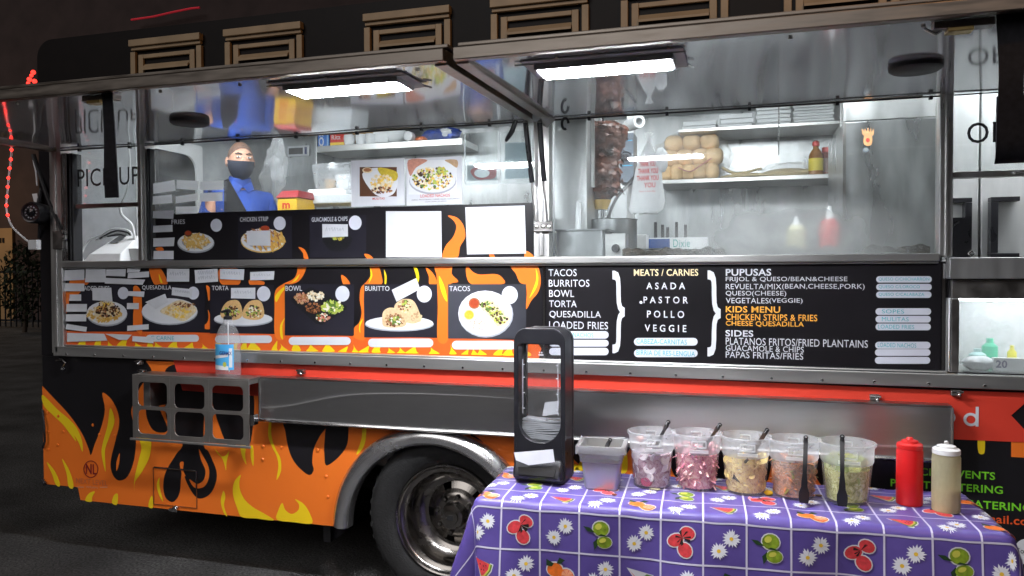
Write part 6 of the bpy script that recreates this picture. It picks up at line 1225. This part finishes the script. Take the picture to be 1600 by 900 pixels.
inpieces(x, y, g_, .02, .135, 46, f_, 21, .93, .002); q.ball((x-.035, y-.06, TT+.186), (.013, .006, .013), M('pink_slice', (.72, .38, .33), .4), 10); content(q, 'pickled_radishes', 'white radish slices in mauve brine in the first pail from the left', 'pickles')
X = pailf(1087, 769, .178, .208, 'translucent pail of pink pickled onions, second pail from the steel pan', R(4)); x, y, r0, r1, H = X
q = mb(); g_ = liquid(q, *X, .132, brine('pink_brine', (.76, .30, .34), .97, ((.52, .12, .20), (.86, .55, .52), (.82, .42, .42)))); on1 = M('onion_pink', (.82, .36, .40), .35, 0, var=.2); on2 = M('onion_magenta', (.62, .16, .26), .35); on3 = M('onion_pale', (.86, .54, .52), .35)
def f_(rn, c_, i): sliver(q, c_, rn.uniform(.02, .036), .0058, rn, (on1, on3, on1, on2, on1, on3)[i % 6])
inpieces(x, y, g_, .015, .145, 240, f_, 22, .9, .013); content(q, 'pickled_onions', 'bright pink pickled onion strips filling the second pail from the left', 'pickles')
X = pailf(1165, 776, .178, .208, 'translucent pail of yellow pickled peppers and lime wedges, middle one of the five pails', R(0)); x, y, r0, r1, H = X
q = mb(); g_ = liquid(q, *X, .115, brine('yellow_brine', (.66, .50, .27), .95, ((.42, .27, .10), (.84, .70, .38), (.78, .60, .22)))); le1 = M('lemon_flesh', (.80, .62, .25), .35, 0, var=.2); le2 = M('lemon_yellow', (.82, .62, .20), .35)
def f_(rn, c_, i): slab(q, c_, rn.uniform(.015, .024), .010, rn, (le1, le2, le1)[i % 3], 9, rn.uniform(.5, 1.2))
inpieces(x, y, g_, .02, .135, 46, f_, 23, .9); content(q, 'lemon_wedges', 'yellow lemon wedges in cloudy brine in the middle pail', 'pickles')
X = pailf(1242, 783, .176, .208, 'translucent pail of brown pickled carrots, left of the green pail', R(-3)); x, y, r0, r1, H = X
q = mb(); g_ = liquid(q, *X, .128, brine('brown_brine', (.44, .27, .17), .95, ((.24, .12, .07), (.62, .44, .32), (.58, .24, .10)))); ca1 = M('carrot_orange', (.66, .27, .12), .4, 0, var=.2); ca2 = M('onion_tan', (.62, .45, .33), .4); ca3 = M('jalapeno_olive', (.20, .17, .05), .4)
def f_(rn, c_, i): (slab(q, c_, .020, .007, rn, ca1, 12, 1.3) if i % 3 == 0 else sliver(q, c_, rn.uniform(.02, .035), .006, rn, (ca2, ca3, ca1)[i % 3]))
inpieces(x, y, g_, .015, .130, 110, f_, 24, .92, .012); content(q, 'pickled_carrots', 'orange carrot and onion pieces in brown brine in the fourth pail', 'pickles')
X = pailf(1327, 791, .182, .208, 'translucent pail of green cucumber slices, nearest the red squeeze bottle', R(-6)); x, y, r0, r1, H = X
q = mb(); g_ = liquid(q, *X, .118, brine('green_brine', (.52, .50, .19), .95, ((.30, .32, .07), (.74, .74, .40), (.62, .62, .24)))); cu1 = M('cucumber_flesh', (.66, .68, .28), .35, 0, var=.15); cu2 = M('cucumber_skin', (.34, .42, .10), .4)
def f_(rn, c_, i): slab(q, c_, .023, .005, rn, cu2, 16, 1.1, -1, (x, y)) if i % 3 == 0 else slab(q, c_, .022, .006, rn, cu1, 16, 1.1, -1, (x, y))
inpieces(x, y, g_, .06, .142, 60, f_, 25, .9); content(q, 'cucumber_slices', 'pale green cucumber slices filling the pail nearest the red bottle', 'pickles')
# tongs
def tongs(top, bot, label, w_=.011, paddle=.45):
    t = thing('tongs', label, 'tongs', tuple(bot), 'black tongs in the condiment pails'); top, bot = Vector(top), Vector(bot); d_ = (bot-top); L_ = d_.length; d_.normalize()
    v = (CAM-top).normalized(); s_ = d_.cross(v).normalized(); v = s_.cross(d_).normalized()
    for sg in (-1, 1):
        q = mb(); k = 13; vs = []; fs = []
        for i in range(k):
            f = i/(k-1); hw_ = w_*.55 if f < .5 else w_*(.5+ (f-.5)*1.5) if f < .8 else w_*(1.0+.45*sin(pi*min(1, (f-.8)/.2)*.5+.3))*(1 if f < .97 else .7)
            if f > .62: hw_ *= 1+.06*(-1)**i
            op = sg*(.004+.016*sin(pi*min(1, f*1.05))); p_ = top+d_*L_*f+v*op
            vs += [p_-s_*hw_-v*.002, p_+s_*hw_-v*.002, p_+s_*hw_+v*.002, p_-s_*hw_+v*.002]
        for i in range(k-1):
            for j in range(4): fs.append((4*i+j, 4*i+(j+1) % 4, 4*i+4+(j+1) % 4, 4*i+4+j))
        fs += [(3, 2, 1, 0), (4*k-4, 4*k-3, 4*k-2, 4*k-1)]
        q.add(vs, fs, blackp); q.build('tong_arm', t, True, .0008)
    q = mb(); q.tube([top-d_*.012, top+d_*.004, top+d_*.02], [.006, .0085, .007], blackp, 10); q.tube([top-d_*.012+s_*.006*cos(a)-d_*.006*sin(a) for a in [2*pi*i/12 for i in range(12)]], .0022, blackp, 6, closed=True); q.build('pivot', t)
    return t
def at(px, py, Y): return P(px, py, Y)
cy1 = spot(1015, 766)[1]+.06
tongs(at(1042, 664, cy1+.02), at(1004, 737, cy1-.035), 'black tongs leaning in the radish pail')
tongs(at(1122, 668, cy1+.03), at(1092, 712, cy1-.01), 'black tongs leaning in the pink onion pail')
tongs(at(1196, 676, cy1+.05), at(1150, 751, cy1-.035), 'black tongs with broad paddles in the yellow pepper pail', .014)
cy4 = spot(1242, 783)[1]
tongs(at(1259, 689, cy4-.02), at(1256, 786, cy4-.055), 'black tongs hung in front of the brown carrot pail', .013)
tongs(at(1316, 688, spot(1316, 791)[1]-.02), at(1316, 791, spot(1316, 791)[1]-.055), 'black tongs hung in front of the green cucumber pail', .013)
tongs(at(951, 692, py_-.01), at(940, 712, py_-.02), 'short black tongs lying in the small steel pan', .009)
q = mb(); q.tube([at(958, 700, py_), at(957, 712, py_)], .005, blackp, 6); o = q.build('spoon_handle', None); tag(o, 'black spoon handle in the small steel pan', 'spoon')
# squeeze bottles
x, y = spot(1424, 792); y += .035
bottle(x, y, TT+.232, TT, .0425, [('bottle_body', [(.9, 0), (.98, .01), (1, .03), (1, .80), (.93, .835), (.93, .84), (0, .84)], M('ketchup_red', (.58, .012, .014), .33, 0, var=.03)), ('cap', [(.95, .84), (.98, .845), (.97, .90), (.90, .915), (.66, .925), (.62, .955), (.45, .965), (.3, .975), (.22, 1), (0, 1)], M('cap_red', (.62, .015, .015), .38))], 'squeeze_bottle', 'red ketchup squeeze bottle standing on the table', group='squeeze bottles on the table')
x, y = spot(1482, 803); y += .035
mayo = frosted('squeeze_clear', (.66, .62, .42), .62, .35)
bottle(x, y, TT+.236, TT, .0435, [('bottle_body', [(.9, 0), (.98, .01), (1, .03), (1, .78), (.93, .815), (.93, .82), (0, .82)], mayo), ('sauce', [(0, .012), (.94, .012), (.95, .32), (0, .322)], M('chipotle_cream', (.48, .36, .20), .5)), ('cap', [(.95, .82), (.98, .825), (.97, .885), (.88, .90), (.70, .91), (.66, .935), (.4, .945), (.18, .955), (.12, 1), (0, 1)], whitep)], 'squeeze_bottle', 'pale cream squeeze bottle with white cap on the table', group='squeeze bottles on the table')
# scraps on the cloth
def scrap(px, py, r_, col, label, cat, nm):
    x, y = spot(px, py); q = mb(); q.ball((x, y, TT+r_[2]*.7), r_, M('scrap_'+nm, col, .4, 0, var=.2), 12, lump=.1, seed=int(px)); o = q.build(nm, None); tag(o, label, cat)
scrap(1201, 773, (.016, .012, .010), (.80, .50, .03), 'small yellow pepper piece on the cloth beside the middle pail', 'food scrap', 'pepper_piece')
scrap(1023, 765, (.022, .010, .004), (.75, .72, .40), 'pale slice lying at the foot of the radish pail', 'food scrap', 'cucumber_piece')
scrap(960, 774, (.010, .006, .004), (.25, .08, .05), 'dark red crumb on the cloth in front of the steel pan', 'food scrap', 'pepper_crumb')
scrap(1172, 780, (.008, .006, .005), (.75, .3, .32), 'pink onion bit on the cloth in front of the middle pail', 'food scrap', 'onion_bit')
scrap(1279, 775, (.012, .008, .004), (.25, .14, .08), 'brown onion curl on the cloth between the brown and green pails', 'food scrap', 'onion_curl')
# hand sanitizer on the rack
c = P(357, 597, -.085); zb_ = zt+.0085 if False else 1.035+.009; H = P(357, 505, -.085).z-zb_
t = thing('sanitizer_bottle', 'clear hand sanitizer pump bottle with a blue label on the steel rack', 'bottle', (c.x, -.085, zb_)); T_ = Matrix.Translation((c.x, -.085, zb_)); r_ = .066
sang = frosted('clear_gel_bottle', (.78, .82, .86), .22, .12)
q = mb(); q.lathe([(.9*r_, 0), (r_, .008), (r_*1.0, .16), (r_*.93, .20), (r_*.62, .245), (r_*.34, .262), (r_*.34, .278), (0, .279)], sang, 30, T_, sy=.7); q.build('bottle_body', t)
q = mb(); n_ = 20
def lab(u, v): a_ = -pi*.5-.92+1.84*u; return T_ @ Vector((1.015*r_*cos(a_), .7*1.02*r_*sin(a_), .035+.125*v))
q.grid(lab, n_, 6, M('sky_blue_label', (.08, .42, .78), .4, 0, var=.1)); q.build('label', t)
q = mb(); q.grid(lambda u, v: lab(.06+.7*u, .42+.12*v+.1*u)+Vector((0, -.0008, 0)), 8, 2, whitep); q.grid(lambda u, v: lab(.80+.14*u, .1+.75*v)+Vector((0, -.0008, 0)), 3, 3, whitep); q.grid(lambda u, v: lab(.05+.72*u, .03+.16*v-.04*u)+Vector((0, -.0008, 0)), 8, 2, whitep); q.poly([lab(.62+.08*cos(a), .22+.10*sin(a))+Vector((0, -.0012, 0)) for a in [2*pi*i/14 for i in range(14)]], MATS['yellow_label'] if False else mly)
lx = lab(.5, .8); q.text('GERMX', (343, 549, 362, 555), M('label_navy', (.03, .05, .25), .5), -.1345, .02); q.build('label_print', t)
q = mb(); q.lathe([(.021, .279), (.021, .292), (.014, .296), (.008, .298), (.008, .318), (0, .318)], blackp, 16, T_); q.tube([T_ @ Vector((.012, 0, .32)), T_ @ Vector((-.005, 0, .322)), T_ @ Vector((-.03, -.01, .316))], [.010, .009, .006], blackp, 8); q.tube([T_ @ Vector((0, 0, .279)), T_ @ Vector((.005, 0, .02))], .003, whitep, 6); q.build('pump', t)

# ------------------------------------------------------------------ left end: light rope, security camera, mirror arm
ry = -.22
rope = thing('light_rope', 'string of red lights hanging off the left end of the truck', 'string lights', tuple(P(17, 228, ry)))
path = [(3, 158), (9, 180), (14, 205), (18, 228), (17, 250), (14, 275), (12, 300), (10, 322), (13, 340), (20, 355), (33, 368), (46, 379)]
# the upper bulbs hang from the underside of the awning's left edge
q = mb(); pts = [P(x, y, ry) for x, y in path]; q.tube(catmull([tuple(p_) for p_ in pts], 4, False), .005, whitep, 6); q.build('cord', rope)
bulb = M('red_bulb', (1, .02, .02), .4, emit=3, ecol=(1, .03, .02)); 
for x, y in ((18, 234), (17, 249), (15, 263), (13, 278), (12, 292), (11, 307), (10, 321), (12, 336)):
    q = mb(); q.ball(P(x, y, ry-.006), .0085, bulb, 10); q.build('bulb', rope)
q = mb(); c = P(54, 381, ry); q.box(c.x-.028, c.x+.028, ry-.015, ry+.015, c.z-.03, c.z+.02, whitep); q.build('plug_adapter', rope, False, .004)
q = mb()
rope2 = thing('light_rope', 'small cluster of red lights at the top left corner of the truck', 'string lights', tuple(P(46, 128, .1)))
for i, (x, y) in enumerate(((52, 113), (49, 118), (46, 124), (44, 130), (54, 127))):
    q = mb(); q.ball(P(x, y, .1), .010 if i % 2 else .013, bulb, 10); q.build('bulb', rope2)
q = mb(); q.tube([P(52, 110, .1), P(46, 122, .1), P(42, 135, .1), P(45, 150, .1)], .004, blackm, 6); q.build('cord', rope2)
c = P(57, 333, -.06); t = thing('security_camera', 'round black security camera mounted at the left end of the truck', 'camera', tuple(c))
T_ = Matrix.Translation(c) @ Matrix.Rotation(pi/2, 4, 'X') @ Matrix.Rotation(.25, 4, 'Y'); q = mb(); q.lathe([(.05, -.09), (.056, -.03), (.058, .035), (.052, .05), (.045, .048), (.042, .042), (0, .042)], blackp, 28, T_); q.build('housing', t)
q = mb(); q.lathe([(.016, .042), (.020, .050), (.012, .052), (0, .056)], blackg, 18, T_)
for k in range(12): a_ = 2*pi*k/12; q.ball((.030*cos(a_), .030*sin(a_), .044), .0045, M('ir_led', (.35, .35, .38), .3), 8, T_)
q.build('lens', t)
q = mb(); q.tube([P(60, 320, -.04), P(66, 290, .02), P(63, 262, .03)], .012, blackm, 8); q.tube([P(62, 350, -.03), P(61, 372, .0)], .008, blackm, 8); q.build('bracket', t)
q = mb(); q.tube([P(52, 250, .0), P(56, 268, -.01), P(58, 290, -.02)], .004, whitep, 6); q.add([P(50, 303, -.03), P(58, 302, -.03), P(60, 317, -.03), P(53, 315, -.03)], [(0, 1, 2, 3)], whitep); q.build('cable_tag', t)
b = mb(); b.tube([P(52, 242, .01), P(75, 310, -.02), P(100, 370, -.035)], [.012, .010, .008], blackm, 8); b.ball(P(101, 371, -.04), .014, darksteel, 10); b.build('gas_strut', truck)
b = mb(); c = P(91, 372, -.03); b.box(c.x-.03, c.x+.04, -.04, -.0235, c.z-.06, c.z+.04, darksteel); b.build('strut_bracket', truck, False, .002)
b = mb(); b.box(-3.86, TX0-.002, .25, 1.6, .55, 2.2, blackw); b.build('cab_end_panel', truck, False, .02)
